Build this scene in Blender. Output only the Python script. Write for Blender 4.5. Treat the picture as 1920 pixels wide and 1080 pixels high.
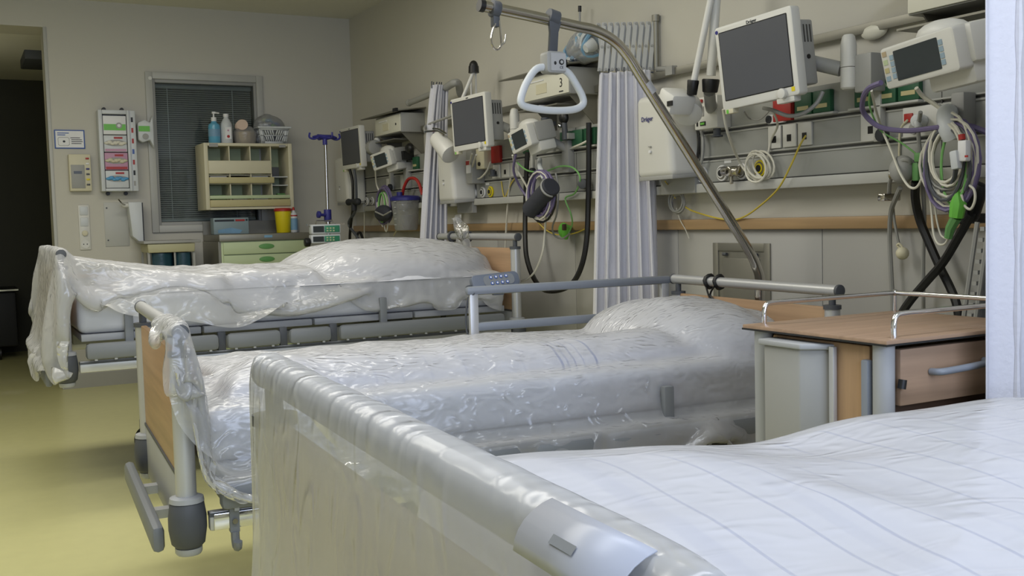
import bpy, bmesh, math, random
import numpy as np
from mathutils import Vector, Matrix

random.seed(7); RNG = np.random.default_rng(7)
S = bpy.context.scene
for o in list(bpy.data.objects): bpy.data.objects.remove(o)
COL = S.collection
R = math.radians; PI = math.pi

# ------------------------------------------------------------------ camera, light, exposure
CAM_Z = 1.165
FPX = 1943.5
CM = np.array([[0.88082587, -0.05444665, 0.47029921], [-0.47271527, -0.04618483, 0.88000411], [-0.02619259, -0.99744801, -0.06641855]])
cam = bpy.data.objects.new('camera', bpy.data.cameras.new('camera')); COL.objects.link(cam)
cam.data.sensor_width = 36; cam.data.lens = FPX / 1920 * 36; cam.data.clip_start = .02
mw = Matrix.Identity(4)
for i in range(3):
    mw[i][0] = CM[i, 0]; mw[i][1] = -CM[i, 1]; mw[i][2] = -CM[i, 2]
mw[0][3], mw[1][3], mw[2][3] = 0, 0, CAM_Z
cam.matrix_world = mw
S.camera = cam
CY = S.cycles; CY.max_bounces = 6; CY.diffuse_bounces = 3; CY.glossy_bounces = 3; CY.transmission_bounces = 4; CY.transparent_max_bounces = 10; CY.caustics_reflective = False; CY.caustics_refractive = False
S.view_settings.view_transform = 'Standard'; S.view_settings.look = 'None'; S.view_settings.gamma = 1
S.view_settings.use_curve_mapping = False
S.view_settings.exposure = 0.35
wd = bpy.data.worlds.new('world'); S.world = wd; wd.use_nodes = True
wd.node_tree.nodes['Background'].inputs[0].default_value = (.75, .85, 1, 1)
wd.node_tree.nodes['Background'].inputs[1].default_value = .05

def area(name, loc, rot, sx, sy, power, col):
    l = bpy.data.lights.new(name, 'AREA'); l.shape = 'RECTANGLE'; l.size = sx; l.size_y = sy; l.energy = power; l.color = col
    o = bpy.data.objects.new(name, l); COL.objects.link(o); o.location = loc; o.rotation_euler = rot
    return o
# daylight through the window behind the camera, and the room's ceiling lights (all outside the frame)
area('window_daylight', (.7, -1.80, 1.75), (R(90), 0, 0), 3.2, 1.5, 70, (.66, .76, 1.0))
area('ceiling_lamp_light', (.6, 0.9, 2.80), (0, 0, 0), 2.6, .6, 26, (.86, .9, 1.0))
area('ceiling_lamp_light', (.2, 3.3, 2.80), (0, 0, 0), 3.0, .6, 33, (1, .97, .9))
area('corridor_fill', (-.5, 9.0, 1.9), (R(180), 0, 0), .5, .3, 1.6, (1, .95, .75))  # added fill that lifts the dark corridor ceiling, no real lamp there
area('ceiling_lamp_light', (.2, 5.4, 2.80), (0, 0, 0), 3.0, .6, 35, (1, .96, .86))

# ------------------------------------------------------------------ room numbers (metres)
XW, YF, ZC = 2.95, 8.24, 2.84          # media wall, far wall, ceiling
def ray(px, py): return CM @ np.array([px - 960., py - 540., FPX])
def PX(px, py, X):
    d = ray(px, py); t = X / d[0]; return Vector((X, d[1] * t, d[2] * t + CAM_Z))
def PY(px, py, Y):
    d = ray(px, py); t = Y / d[1]; return Vector((d[0] * t, Y, d[2] * t + CAM_Z))
def PZ(px, py, Z):
    d = ray(px, py); t = (Z - CAM_Z) / d[2]; return Vector((d[0] * t, d[1] * t, Z))

# ------------------------------------------------------------------ materials
def lin(c): return tuple(((v / 255) / 12.92 if v / 255 <= .04045 else ((v / 255 + .055) / 1.055) ** 2.4) for v in c) + (1,)
MATS = {}
def mat(name, rgb, rough=.5, metal=0, spec=.5, var=.05, vscale=6, bump=0, bscale=60, coat=0, emit=None, estr=0, alpha=1, sheen=0):
    if name in MATS: return MATS[name]
    m = bpy.data.materials.new(name); m.use_nodes = True; nt = m.node_tree; N = nt.nodes; L = nt.links
    b = N['Principled BSDF']; c = lin(rgb)
    tc = N.new('ShaderNodeTexCoord')
    if var:
        no = N.new('ShaderNodeTexNoise'); no.inputs['Scale'].default_value = vscale; no.inputs['Detail'].default_value = 4
        L.new(tc.outputs['Object'], no.inputs['Vector'])
        mx = N.new('ShaderNodeMix'); mx.data_type = 'RGBA'
        mx.inputs['A'].default_value = tuple(v * (1 - var) for v in c[:3]) + (1,)
        mx.inputs['B'].default_value = tuple(min(1, v * (1 + var)) for v in c[:3]) + (1,)
        L.new(no.outputs['Fac'], mx.inputs['Factor']); L.new(mx.outputs['Result'], b.inputs['Base Color'])
    else: b.inputs['Base Color'].default_value = c
    b.inputs['Roughness'].default_value = rough; b.inputs['Metallic'].default_value = metal
    b.inputs['Specular IOR Level'].default_value = spec
    if coat: b.inputs['Coat Weight'].default_value = coat; b.inputs['Coat Roughness'].default_value = .12
    if sheen: b.inputs['Sheen Weight'].default_value = sheen
    if emit: b.inputs['Emission Color'].default_value = lin(emit); b.inputs['Emission Strength'].default_value = estr
    if alpha < 1: b.inputs['Alpha'].default_value = alpha
    if bump:
        nb = N.new('ShaderNodeTexNoise'); nb.inputs['Scale'].default_value = bscale; nb.inputs['Detail'].default_value = 5
        L.new(tc.outputs['Object'], nb.inputs['Vector'])
        bp = N.new('ShaderNodeBump'); bp.inputs['Strength'].default_value = bump; bp.inputs['Distance'].default_value = .01
        L.new(nb.outputs['Fac'], bp.inputs['Height']); L.new(bp.outputs['Normal'], b.inputs['Normal'])
    MATS[name] = m
    return m

def wood_mat(name, rgb, axis='Z', scale=3):
    if name in MATS: return MATS[name]
    m = mat(name, rgb, rough=.42, var=0); nt = m.node_tree; N = nt.nodes; L = nt.links
    b = N['Principled BSDF']; tc = N.new('ShaderNodeTexCoord'); mp = N.new('ShaderNodeMapping')
    sc = {'X': (.6, 14, 14), 'Y': (14, .6, 14), 'Z': (14, 14, .6)}[axis]; mp.inputs['Scale'].default_value = sc
    no = N.new('ShaderNodeTexNoise'); no.inputs['Scale'].default_value = scale; no.inputs['Detail'].default_value = 6
    L.new(tc.outputs['Object'], mp.inputs[0]); L.new(mp.outputs[0], no.inputs['Vector'])
    rp = N.new('ShaderNodeValToRGB'); c = lin(rgb)
    rp.color_ramp.elements[0].position = .3; rp.color_ramp.elements[1].position = .75
    rp.color_ramp.elements[0].color = tuple(v * .82 for v in c[:3]) + (1,); rp.color_ramp.elements[1].color = tuple(min(1, v * 1.1) for v in c[:3]) + (1,)
    L.new(no.outputs['Fac'], rp.inputs[0]); L.new(rp.outputs[0], b.inputs['Base Color'])
    return m

def film_mat(name, milk, tint=(240, 241, 243), bs=1.0, bscale=14, rough=.2):
    """thin plastic sheet: part see-through, part milky, with glossy creases"""
    m = bpy.data.materials.new(name); m.use_nodes = True; nt = m.node_tree; N = nt.nodes; L = nt.links
    N.remove(N['Principled BSDF']); out = N['Material Output']
    tc = N.new('ShaderNodeTexCoord'); mp = N.new('ShaderNodeMapping'); mp.inputs['Scale'].default_value = (1, 2.4, 1.5); mp.inputs['Rotation'].default_value = (0, 0, .5)
    L.new(tc.outputs['Object'], mp.inputs[0])
    n2 = N.new('ShaderNodeTexNoise'); n2.noise_type = 'RIDGED_MULTIFRACTAL'; n2.inputs['Scale'].default_value = bscale; n2.inputs['Detail'].default_value = 4; n2.inputs['Distortion'].default_value = 1.2
    L.new(mp.outputs[0], n2.inputs['Vector'])
    bp = N.new('ShaderNodeBump'); bp.inputs['Strength'].default_value = bs; bp.inputs['Distance'].default_value = .012
    L.new(n2.outputs['Fac'], bp.inputs['Height'])
    di = N.new('ShaderNodeBsdfDiffuse'); di.inputs[0].default_value = lin(tint)
    tl = N.new('ShaderNodeBsdfTranslucent'); tl.inputs[0].default_value = lin(tint)
    dt = N.new('ShaderNodeMixShader'); dt.inputs[0].default_value = .4; L.new(di.outputs[0], dt.inputs[1]); L.new(tl.outputs[0], dt.inputs[2])
    tr = N.new('ShaderNodeBsdfTransparent'); tr.inputs[0].default_value = (.985, .985, .99, 1)
    m1 = N.new('ShaderNodeMixShader')
    lw = N.new('ShaderNodeLayerWeight'); lw.inputs['Blend'].default_value = .35
    mk = N.new('ShaderNodeMath'); mk.operation = 'MULTIPLY_ADD'; mk.inputs[1].default_value = .5; mk.inputs[2].default_value = milk; mk.use_clamp = True
    L.new(lw.outputs['Facing'], mk.inputs[0]); L.new(mk.outputs[0], m1.inputs[0])
    L.new(tr.outputs[0], m1.inputs[1]); L.new(dt.outputs[0], m1.inputs[2])
    gl = N.new('ShaderNodeBsdfGlossy'); gl.inputs['Roughness'].default_value = rough; L.new(bp.outputs[0], gl.inputs['Normal'])
    fr = N.new('ShaderNodeFresnel'); fr.inputs['IOR'].default_value = 1.5; L.new(bp.outputs[0], fr.inputs['Normal'])
    fm = N.new('ShaderNodeMath'); fm.operation = 'MULTIPLY_ADD'; fm.inputs[1].default_value = .7; fm.inputs[2].default_value = .03; fm.use_clamp = True
    L.new(fr.outputs[0], fm.inputs[0])
    m2 = N.new('ShaderNodeMixShader'); L.new(fm.outputs[0], m2.inputs[0]); L.new(m1.outputs[0], m2.inputs[1]); L.new(gl.outputs[0], m2.inputs[2])
    L.new(m2.outputs[0], out.inputs[0])
    MATS[name] = m
    return m

def glass_mat(name, tint=(235, 240, 240), gloss=.08):
    if name in MATS: return MATS[name]
    m = bpy.data.materials.new(name); m.use_nodes = True; nt = m.node_tree; N = nt.nodes; L = nt.links
    N.remove(N['Principled BSDF']); out = N['Material Output']
    tr = N.new('ShaderNodeBsdfTransparent'); tr.inputs[0].default_value = lin(tint)
    gl = N.new('ShaderNodeBsdfGlossy'); gl.inputs['Roughness'].default_value = .04
    fr = N.new('ShaderNodeFresnel'); fr.inputs['IOR'].default_value = 1.45
    mx = N.new('ShaderNodeMixShader'); L.new(fr.outputs[0], mx.inputs[0]); L.new(tr.outputs[0], mx.inputs[1]); L.new(gl.outputs[0], mx.inputs[2])
    L.new(mx.outputs[0], out.inputs[0]); MATS[name] = m
    return m

def linen_mat(name, rgb, stripes, axis=0):
    """white bed linen with thin woven blue stripes at the given local positions (pos, half width, strength)"""
    m = mat(name, rgb, rough=.85, var=0, spec=.2, bump=.15, bscale=35); nt = m.node_tree; N = nt.nodes; L = nt.links
    b = N['Principled BSDF']; tc = N.new('ShaderNodeTexCoord'); sx = N.new('ShaderNodeSeparateXYZ'); L.new(tc.outputs['Object'], sx.inputs[0])
    prev = None; c = lin(rgb)
    for (p, w, s) in stripes:
        cm = N.new('ShaderNodeMath'); cm.operation = 'COMPARE'; cm.inputs[1].default_value = p; cm.inputs[2].default_value = w
        L.new(sx.outputs[axis], cm.inputs[0])
        ml = N.new('ShaderNodeMath'); ml.operation = 'MULTIPLY_ADD'; ml.inputs[1].default_value = s
        L.new(cm.outputs[0], ml.inputs[0])
        if prev is None: ml.inputs[2].default_value = 0
        else: L.new(prev, ml.inputs[2])
        ml.use_clamp = True; prev = ml.outputs[0]
    mx = N.new('ShaderNodeMix'); mx.data_type = 'RGBA'; mx.inputs['A'].default_value = c; mx.inputs['B'].default_value = lin((84, 112, 180))
    if prev is not None: L.new(prev, mx.inputs['Factor'])
    else: mx.inputs['Factor'].default_value = 0
    L.new(mx.outputs['Result'], b.inputs['Base Color'])
    return m

mat('wall', (202, 199, 188), .9, var=.02, vscale=2, spec=.2, bump=.04, bscale=120)
mat('ceiling', (226, 224, 212), .9, var=.02, spec=.2)
mat('panel', (172, 171, 166), .55, var=.03, vscale=2)
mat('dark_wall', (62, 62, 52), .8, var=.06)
mat('dark', (30, 31, 32), .6)
mat('black', (18, 18, 19), .45)
mat('rubber', (40, 42, 46), .7)
mat('floor', (204, 201, 146), .3, var=.06, vscale=14, spec=.5)
mat('floor_dark', (150, 146, 84), .4, var=.06, vscale=14)
mat('alu', (196, 197, 198), .38, metal=.45, var=.03)
mat('steel', (190, 186, 178), .16, metal=1, var=.03)
mat('chrome', (225, 225, 228), .06, metal=1, var=0)
mat('bedgrey', (168, 170, 172), .45, var=.03)
mat('padgrey', (122, 126, 130), .5, var=.04)
mat('darkgrey', (78, 81, 86), .55, var=.04)
mat('control_grey', (100, 108, 122), .45)
mat('rail_grey', (132, 138, 147), .42, var=.03)
mat('white_plastic', (216, 215, 208), .4, var=.02)
mat('cream', (212, 206, 178), .5, var=.03)
mat('cool_white', (206, 210, 212), .4, var=.02)
mat('grey_plastic', (158, 158, 154), .5, var=.03)
mat('channel', (158, 159, 154), .5, var=.03, metal=.1)
mat('channel_light', (184, 184, 178), .45, var=.02)
mat('groove', (72, 72, 70), .6)
mat('screen', (84, 86, 92), .3, var=.04, spec=.6)
mat('screen_dark', (58, 64, 66), .3, var=.05)
mat('green', (36, 86, 58), .45, var=.06)
mat('red', (170, 44, 38), .45, var=.06)
mat('yellow', (228, 208, 30), .45, var=.04)
mat('yellow_cable', (206, 184, 70), .5)
mat('blue_dark', (44, 44, 120), .45)
mat('lilac', (108, 98, 134), .5)
mat('cable_white', (214, 211, 196), .5)
mat('cable_grey', (150, 150, 146), .5)
mat('cable_green', (130, 190, 110), .5)
mat('lime', (108, 190, 70), .4)
mat('mint', (186, 200, 160), .5, var=.02)
mat('mint_dark', (96, 150, 86), .5)
mat('pump_green', (64, 140, 108), .4, var=.1, vscale=40)
mat('teal_bag', (24, 62, 74), .35, var=.2, vscale=9, bump=.3, bscale=18)
mat('blue_soap', (96, 168, 200), .2, var=.04)
mat('label_white', (232, 232, 232), .5, var=0)
mat('label_yellow', (190, 180, 132), .5)
mat('label_blue', (70, 100, 170), .5, var=0)
mat('ink', (40, 44, 52), .6, var=0)
mat('pink', (196, 150, 176), .55, var=.06)
mat('box_blue', (120, 160, 190), .5, var=.2, vscale=12)
mat('pocket', (172, 175, 184), .35, var=.03)
mat('lid_olive', (178, 174, 138), .5)
mat('carton_grey', (138, 156, 160), .5)
mat('cuff', (52, 54, 62), .75, bump=.2)
mat('key_blue', (150, 172, 186), .5)
mat('glove_blue', (90, 160, 210), .5, bump=.6, bscale=30)
mat('tissue', (226, 222, 206), .8, bump=.6, bscale=30)
mat('pale_pink', (214, 190, 172), .6)
mat('tan', (178, 160, 130), .6, var=.12)
mat('curtain', (212, 212, 219), .85, var=.02, spec=.2, bump=.2, bscale=70, sheen=.2)
mat('mattress', (214, 216, 222), .7, var=.02)
mat('steel_dull', (140, 138, 128), .45, metal=.6, var=.05)
mat('slat', (186, 184, 178), .5, var=.05)
mat('lamp_off', (224, 222, 206), .4, var=.02)
wood_mat('wood', (180, 148, 116), 'Y'); wood_mat('wood_x', (166, 138, 114), 'X'); wood_mat('wood_z', (182, 148, 112), 'Z')
wood_mat('wood_dark', (82, 62, 48), 'X'); wood_mat('trim_wood', (172, 142, 102), 'Y'); wood_mat('trim_wood_x', (176, 144, 108), 'X')
film_mat('film', .36); film_mat('film_thick', .37, bs=.35, bscale=9); film_mat('film_far', .46, bscale=11)
glass_mat('glass'); film_mat('bag_film', .24, bs=.5, bscale=22)
linen_mat('linen', (226, 227, 234), [])

# ------------------------------------------------------------------ mesh helpers
class MB:
    def __init__(s): s.v = []; s.f = []
    def add(s, vs, fs):
        n = len(s.v); s.v += [tuple(v) for v in vs]; s.f += [tuple(i + n for i in f) for f in fs]; return s
    def box(s, c, d, M=None):
        x, y, z = d[0] / 2, d[1] / 2, d[2] / 2; c = Vector(c)
        vs = [Vector((a * x, b * y, e * z)) for e in (-1, 1) for b in (-1, 1) for a in (-1, 1)]
        if M is not None: vs = [M @ v for v in vs]
        return s.add([v + c for v in vs], [(0, 2, 3, 1), (4, 5, 7, 6), (0, 1, 5, 4), (2, 6, 7, 3), (0, 4, 6, 2), (1, 3, 7, 5)])
    def bb(s, a, b):
        return s.box([(a[i] + b[i]) / 2 for i in range(3)], [abs(b[i] - a[i]) for i in range(3)])
    def hexa(s, p):      # 8 corner points: bottom 4 then top 4, same winding
        return s.add(p, [(3, 2, 1, 0), (4, 5, 6, 7), (0, 1, 5, 4), (1, 2, 6, 5), (2, 3, 7, 6), (3, 0, 4, 7)])
    def tube(s, pts, r, seg=8, closed=False, caps=True):
        P = [Vector(p) for p in pts]; n = len(P); rs = r if isinstance(r, (list, tuple)) else [r] * n
        T = []
        for i in range(n):
            a = P[(i - 1) % n] if (closed or i > 0) else P[i]; b = P[(i + 1) % n] if (closed or i < n - 1) else P[i]
            t = (b - a); T.append(t.normalized() if t.length > 1e-9 else Vector((0, 0, 1)))
        up = Vector((0, 0, 1)) if abs(T[0].z) < .9 else Vector((1, 0, 0))
        nrm = (up - T[0] * up.dot(T[0])).normalized(); vs = []
        for i in range(n):
            nrm = (nrm - T[i] * nrm.dot(T[i]))
            nrm = nrm.normalized() if nrm.length > 1e-6 else T[i].orthogonal().normalized()
            bn = T[i].cross(nrm)
            for k in range(seg):
                a = 2 * PI * k / seg; vs.append(P[i] + (nrm * math.cos(a) + bn * math.sin(a)) * rs[i])
        fs = []
        for i in range(n if closed else n - 1):
            j = (i + 1) % n
            for k in range(seg):
                k2 = (k + 1) % seg; fs.append((i * seg + k, i * seg + k2, j * seg + k2, j * seg + k))
        if caps and not closed: fs += [tuple(range(seg))[::-1], tuple((n - 1) * seg + k for k in range(seg))]
        return s.add(vs, fs)
    def cyl(s, a, b, r, r2=None, seg=16): return s.tube([a, b], [r, r if r2 is None else r2], seg)
    def lathe(s, c, prof, seg=20, M=None):
        c = Vector(c); vs = []; n = len(prof)
        for (r, z) in prof:
            for k in range(seg):
                v = Vector((r * math.cos(2 * PI * k / seg), r * math.sin(2 * PI * k / seg), z)); vs.append((M @ v if M is not None else v) + c)
        fs = [(i * seg + k, i * seg + (k + 1) % seg, (i + 1) * seg + (k + 1) % seg, (i + 1) * seg + k) for i in range(n - 1) for k in range(seg)]
        fs += [tuple(range(seg))[::-1], tuple((n - 1) * seg + k for k in range(seg))]
        return s.add(vs, fs)
    def ball(s, c, r, seg=14, rings=8, M=None):
        rr = r if isinstance(r, (list, tuple)) else (r, r, r); D = Matrix.Diagonal(rr)
        pr = [(max(1e-4, math.sin(PI * i / rings)), -math.cos(PI * i / rings)) for i in range(rings + 1)]
        return s.lathe(c, pr, seg, (M @ D) if M is not None else D)
    def prism(s, poly, ext):   # poly: planar 3-D points, ext: extrusion vector
        P = [Vector(p) for p in poly]; n = len(P); e = Vector(ext)
        return s.add(P + [p + e for p in P], [tuple(range(n))[::-1], tuple(range(n, 2 * n))] + [(i, (i + 1) % n, n + (i + 1) % n, n + i) for i in range(n)])
    def build(s, name, m, parent=None, bevel=0, seg=2, ang=35, smooth=True):
        me = bpy.data.meshes.new(name)
        vs = [Vector(v) for v in s.v]
        if parent is not None:
            M = world_of(parent).inverted(); vs = [M @ v for v in vs]
        me.from_pydata(vs, [], s.f); me.validate()
        bm = bmesh.new(); bm.from_mesh(me)
        bmesh.ops.recalc_face_normals(bm, faces=bm.faces)
        if bevel:
            es = [e for e in bm.edges if e.is_manifold and e.calc_face_angle(0) > R(ang)]
            bmesh.ops.bevel(bm, geom=es, offset=bevel, segments=seg, profile=.5, affect='EDGES', clamp_overlap=True)
        for f in bm.faces: f.smooth = smooth
        bm.to_mesh(me); bm.free()
        if smooth: me.set_sharp_from_angle(angle=R(40))
        me.materials.append(MATS[m] if isinstance(m, str) else m)
        o = bpy.data.objects.new(name, me); COL.objects.link(o)
        if parent is not None: o.parent = parent
        return o
def world_of(o):
    M = o.matrix_basis.copy()
    while o.parent is not None: o = o.parent; M = o.matrix_basis @ M
    return M
def tag(o, label=None, cat=None, group=None, kind=None):
    if label: o['label'] = label
    if cat: o['category'] = cat
    if group: o['group'] = group
    if kind: o['kind'] = kind
    return o
def thing(name, label, cat, loc=(0, 0, 0), rz=0, group=None, M=None):
    o = bpy.data.objects.new(name, None); COL.objects.link(o); o.empty_display_size = .05
    if M is not None: o.matrix_basis = M
    else: o.location = loc; o.rotation_euler = (0, 0, rz)
    return tag(o, label, cat, group)
def struct(name, mb, m, parent=None, bevel=0):
    o = mb.build(name, m, parent, bevel)
    if parent is None: o['kind'] = 'structure'
    return o
def smooth(pts, n=6, closed=False):
    P = [Vector(p) for p in pts]; N = len(P); out = []
    for i in range(N if closed else N - 1):
        if closed: a, b, c, d = P[i - 1], P[i], P[(i + 1) % N], P[(i + 2) % N]
        else: a, b, c, d = P[max(i - 1, 0)], P[i], P[i + 1], P[min(i + 2, N - 1)]
        for k in range(n):
            t = k / n; out.append(.5 * ((2 * b) + (c - a) * t + (2 * a - 5 * b + 4 * c - d) * t * t + (3 * b - a - 3 * c + d) * t ** 3))
    if not closed: out.append(P[-1])
    return out
def rrect(cx, cz, w, h, r, n=4):   # rounded rectangle outline in 2-D
    out = []
    for (sx, sz, a0) in ((1, 1, 0), (-1, 1, 90), (-1, -1, 180), (1, -1, 270)):
        for k in range(n + 1):
            a = R(a0 + 90 * k / n); out.append((cx + sx * (w / 2 - r) + r * math.cos(a), cz + sz * (h / 2 - r) + r * math.sin(a)))
    return out
def text(body, size, parent, M, m, name='lettering', align='CENTER', ext=.0006):
    """real text, laid in the local XY plane of matrix M (world), turned into a mesh"""
    cu = bpy.data.curves.new(name, 'FONT'); cu.body = body; cu.size = size; cu.align_x = align; cu.align_y = 'CENTER'; cu.extrude = ext; cu.resolution_u = 2
    tmp = bpy.data.objects.new('t', cu); COL.objects.link(tmp)
    me = bpy.data.meshes.new_from_object(tmp); bpy.data.objects.remove(tmp); bpy.data.curves.remove(cu)
    me.name = name; me.materials.clear(); me.materials.append(MATS[m])
    o = bpy.data.objects.new(name, me); COL.objects.link(o)
    if parent is not None:
        o.parent = parent; me.transform(world_of(parent).inverted() @ M)
    else: me.transform(M)
    return o
def frame(o, u, v):                 # matrix with local x=u, y=v, z=u x v at point o
    u = Vector(u).normalized(); v = Vector(v); v = (v - u * v.dot(u)).normalized(); n = u.cross(v)
    M = Matrix.Identity(4)
    for i in range(3): M[i][0], M[i][1], M[i][2], M[i][3] = u[i], v[i], n[i], o[i]
    return M
def media_frame(p): return frame(p, (0, -1, 0), (0, 0, 1))     # readable from the room, on the media wall
def far_frame(p): return frame(p, (1, 0, 0), (0, 0, 1))        # readable from the room, on the far wall

# smooth random noise on a numpy grid
class Noise:
    def __init__(s, seed, n=64): s.g = np.random.default_rng(seed).random((n, n)); s.n = n
    def __call__(s, x, y):
        x = np.asarray(x) % s.n; y = np.asarray(y) % s.n
        i = np.floor(x).astype(int); j = np.floor(y).astype(int); a = x - i; b = y - j; a = a * a * (3 - 2 * a); b = b * b * (3 - 2 * b)
        i2 = (i + 1) % s.n; j2 = (j + 1) % s.n; i %= s.n; j %= s.n; g = s.g
        return (g[i, j] * (1 - a) + g[i2, j] * a) * (1 - b) + (g[i, j2] * (1 - a) + g[i2, j2] * a) * b
NZ = [Noise(k) for k in range(8)]
def ridged(x, y, k=0):
    return 1 - 2 * np.abs(NZ[k](x, y) - .5)
def ss(a, b, x): 
    t = np.clip((x - a) / (b - a), 0, 1); return t * t * (3 - 2 * t)
# ================================================================== THE SETTING
struct('floor', MB().bb((-2.6, -1.9, -.06), (XW + .1, 11.4, 0)), 'floor')
struct('ceiling', MB().bb((-2.6, -1.9, ZC), (XW + .1, YF + .02, ZC + .1)), 'ceiling')
DX, DZ, WT = .645, 2.63, .36           # doorway edge, lintel height, far wall thickness
WX0, WX1, WZ0, WZ1 = 1.36, 2.165, 1.175, 2.30   # window opening
w = MB()
w.bb((DX, YF, 0), (WX0, YF + WT, ZC)).bb((WX1, YF, 0), (XW + .1, YF + WT, ZC)).bb((WX0, YF, 0), (WX1, YF + WT, WZ0)).bb((WX0, YF, WZ1), (WX1, YF + WT, ZC))
struct('wall_far', w, 'wall')
struct('trim_1', MB().bb((-2.6, YF, DZ), (DX, YF + WT, ZC)), 'wall')                    # lintel over the doorway
struct('trim_2', MB().bb((DX - .012, YF - .006, 0), (DX + .012, YF + .05, DZ)), 'channel_light', bevel=.003)   # corner guard
wr = struct('wall_right', MB().bb((XW + .012, -1.9, 0), (XW + .1, YF + .02, ZC)).bb((XW, -1.9, 1.10), (XW + .014, YF, ZC)), 'wall')
ys = [2.963 + .907 * k for k in range(-5, 7)]; ys[-1] = YF
for a, b in zip(ys[:-1], ys[1:]):
    MB().bb((XW - .004, a + .002, .1), (XW + .014, b - .002, 1.098)).build('panel', 'panel', wr, bevel=.001)
struct('trim_3', MB().bb((XW - .03, -1.9, 1.095), (XW, YF, 1.142)), 'trim_wood', bevel=.006)
struct('trim_4', MB().bb((DX, YF - .02, .812), (XW, YF, .842)), 'trim_wood_x', bevel=.005)
MB().bb((DX + .01, YF - .004, .1), (1.56, YF + .005, .81)).build('panel', 'panel', bpy.data.objects['wall_far'])
MB().bb((1.565, YF - .004, .1), (XW - .005, YF + .005, .81)).build('panel', 'panel', bpy.data.objects['wall_far'])
struct('baseboard_right', MB().bb((XW - .012, -1.9, 0), (XW, YF, .1)), 'grey_plastic')
struct('baseboard_far', MB().bb((DX, YF - .012, 0), (XW, YF, .1)), 'grey_plastic')
struct('wall_left', MB().bb((-2.7, -1.9, 0), (-2.6, YF + .3, ZC)), 'wall')
wb = MB(); wb.bb((-2.6, -2.0, 0), (-1.0, -1.9, ZC)).bb((2.4, -2.0, 0), (XW + .1, -1.9, ZC)).bb((-1.0, -2.0, 0), (2.4, -1.9, .9)).bb((-1.0, -2.0, 2.6), (2.4, -1.9, ZC))
struct('wall_back', wb, 'wall')
wn = struct('window_2', MB().bb((-1.0, -1.96, .9), (-.92, -1.88, 2.6)).bb((2.32, -1.96, .9), (2.4, -1.88, 2.6)).bb((-.92, -1.96, .9), (2.32, -1.88, .98)).bb((-.92, -1.96, 2.52), (2.32, -1.88, 2.6)).bb((.66, -1.96, .98), (.74, -1.88, 2.52)), 'white_plastic')
# the unlit room behind the doorway
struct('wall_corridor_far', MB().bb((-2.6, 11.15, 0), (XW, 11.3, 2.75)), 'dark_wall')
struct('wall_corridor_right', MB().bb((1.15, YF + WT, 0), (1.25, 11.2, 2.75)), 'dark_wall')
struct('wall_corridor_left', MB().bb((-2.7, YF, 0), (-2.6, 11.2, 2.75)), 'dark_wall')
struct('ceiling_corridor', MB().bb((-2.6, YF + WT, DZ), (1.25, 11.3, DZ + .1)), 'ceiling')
p = PY(42, 112, 9.6); q = PY(88, 84, 9.6)
t = thing('ceiling_sign', 'dark grey box sign hanging under the ceiling beyond the doorway', 'sign', (p.x + .12, 9.6, q.z))
MB().bb((p.x, 9.3, q.z - .17), (p.x + .3, 9.9, q.z)).build('housing', 'darkgrey', t, bevel=.01)
MB().bb((p.x + .02, 9.28, q.z - .05), (p.x + .29, 9.3, q.z - .015)).build('face_strip', 'grey_plastic', t)
MB().cyl((p.x + .15, 9.6, q.z), (p.x + .15, 9.6, DZ), .012).build('hanger', 'steel_dull', t)
c = PZ(18, 668, 0.0)
t = thing('trolley', 'black trolley with a bright metal edge in the dark beyond the doorway', 'trolley', (.1, 10.75, 0))
MB().bb((-.75, 10.5, .12), (.46, 11.0, .62)).build('body', 'dark', t, bevel=.02)
MB().bb((-.77, 10.47, .62), (.48, 11.02, .65)).build('top', 'black', t, bevel=.006)
MB().bb((-.77, 10.455, .632), (.48, 10.47, .645)).build('metal_edge', 'chrome', t)
for x in (-.6, .3):
    for y in (10.56, 10.94): MB().cyl((x - .015, y, .06), (x + .015, y, .06), .06).bb((x - .012, y - .012, .06), (x + .012, y + .012, .13)).build('castor', 'black', t)

# ------------------------------------------------------------------ inner window with blind
f = MB(); o_, i_ = (1.318, 2.205, 1.132, 2.342), (WX0 + .03, WX1 - .03, WZ0 + .035, WZ1 - .035)
def ring(mb, a, b, y0, y1):
    mb.bb((a[0], y0, a[2]), (b[0], y1, a[3])).bb((b[1], y0, a[2]), (a[1], y1, a[3])).bb((b[0], y0, a[2]), (b[1], y1, b[2])).bb((b[0], y0, b[3]), (b[1], y1, a[3]))
ring(f, o_, (WX0 + .01, WX1 - .01, WZ0 + .01, WZ1 - .01), YF - .022, YF + .02)
win = struct('window_1', f, 'channel_light', bevel=.004)
g = MB(); ring(g, (WX0 + .002, WX1 - .002, WZ0 + .002, WZ1 - .002), i_, YF - .004, YF + .06); g.build('inner_frame', 'grey_plastic', win, bevel=.003)
MB().bb((i_[0], YF + .012, i_[2]), (i_[1], YF + .018, i_[3])).build('pane', 'glass', win)
MB().cyl((o_[0] + .035, YF - .03, o_[3] - .05), (o_[0] + .035, YF - .02, o_[3] - .05), .014).build('knob', 'white_plastic', win)
t = thing('venetian_blind', 'grey venetian blind lowered behind the glass of the far wall window', 'blind', (1.76, YF + .09, WZ0))
n = 62; s = MB()
for k in range(n):
    z = i_[2] + .03 + (i_[3] - i_[2] - .06) * k / (n - 1)
    s.add([(i_[0] + .004, YF + .082, z - .007), (i_[1] - .004, YF + .082, z - .007), (i_[1] - .004, YF + .098, z + .006), (i_[0] + .004, YF + .098, z + .006)], [(0, 1, 2, 3)])
sl = s.build('slats', 'slat', t); sl['kind'] = 'stuff'
MB().bb((i_[0], YF + .075, i_[3] - .03), (i_[1], YF + .105, i_[3])).build('head_rail', 'grey_plastic', t)
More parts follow.
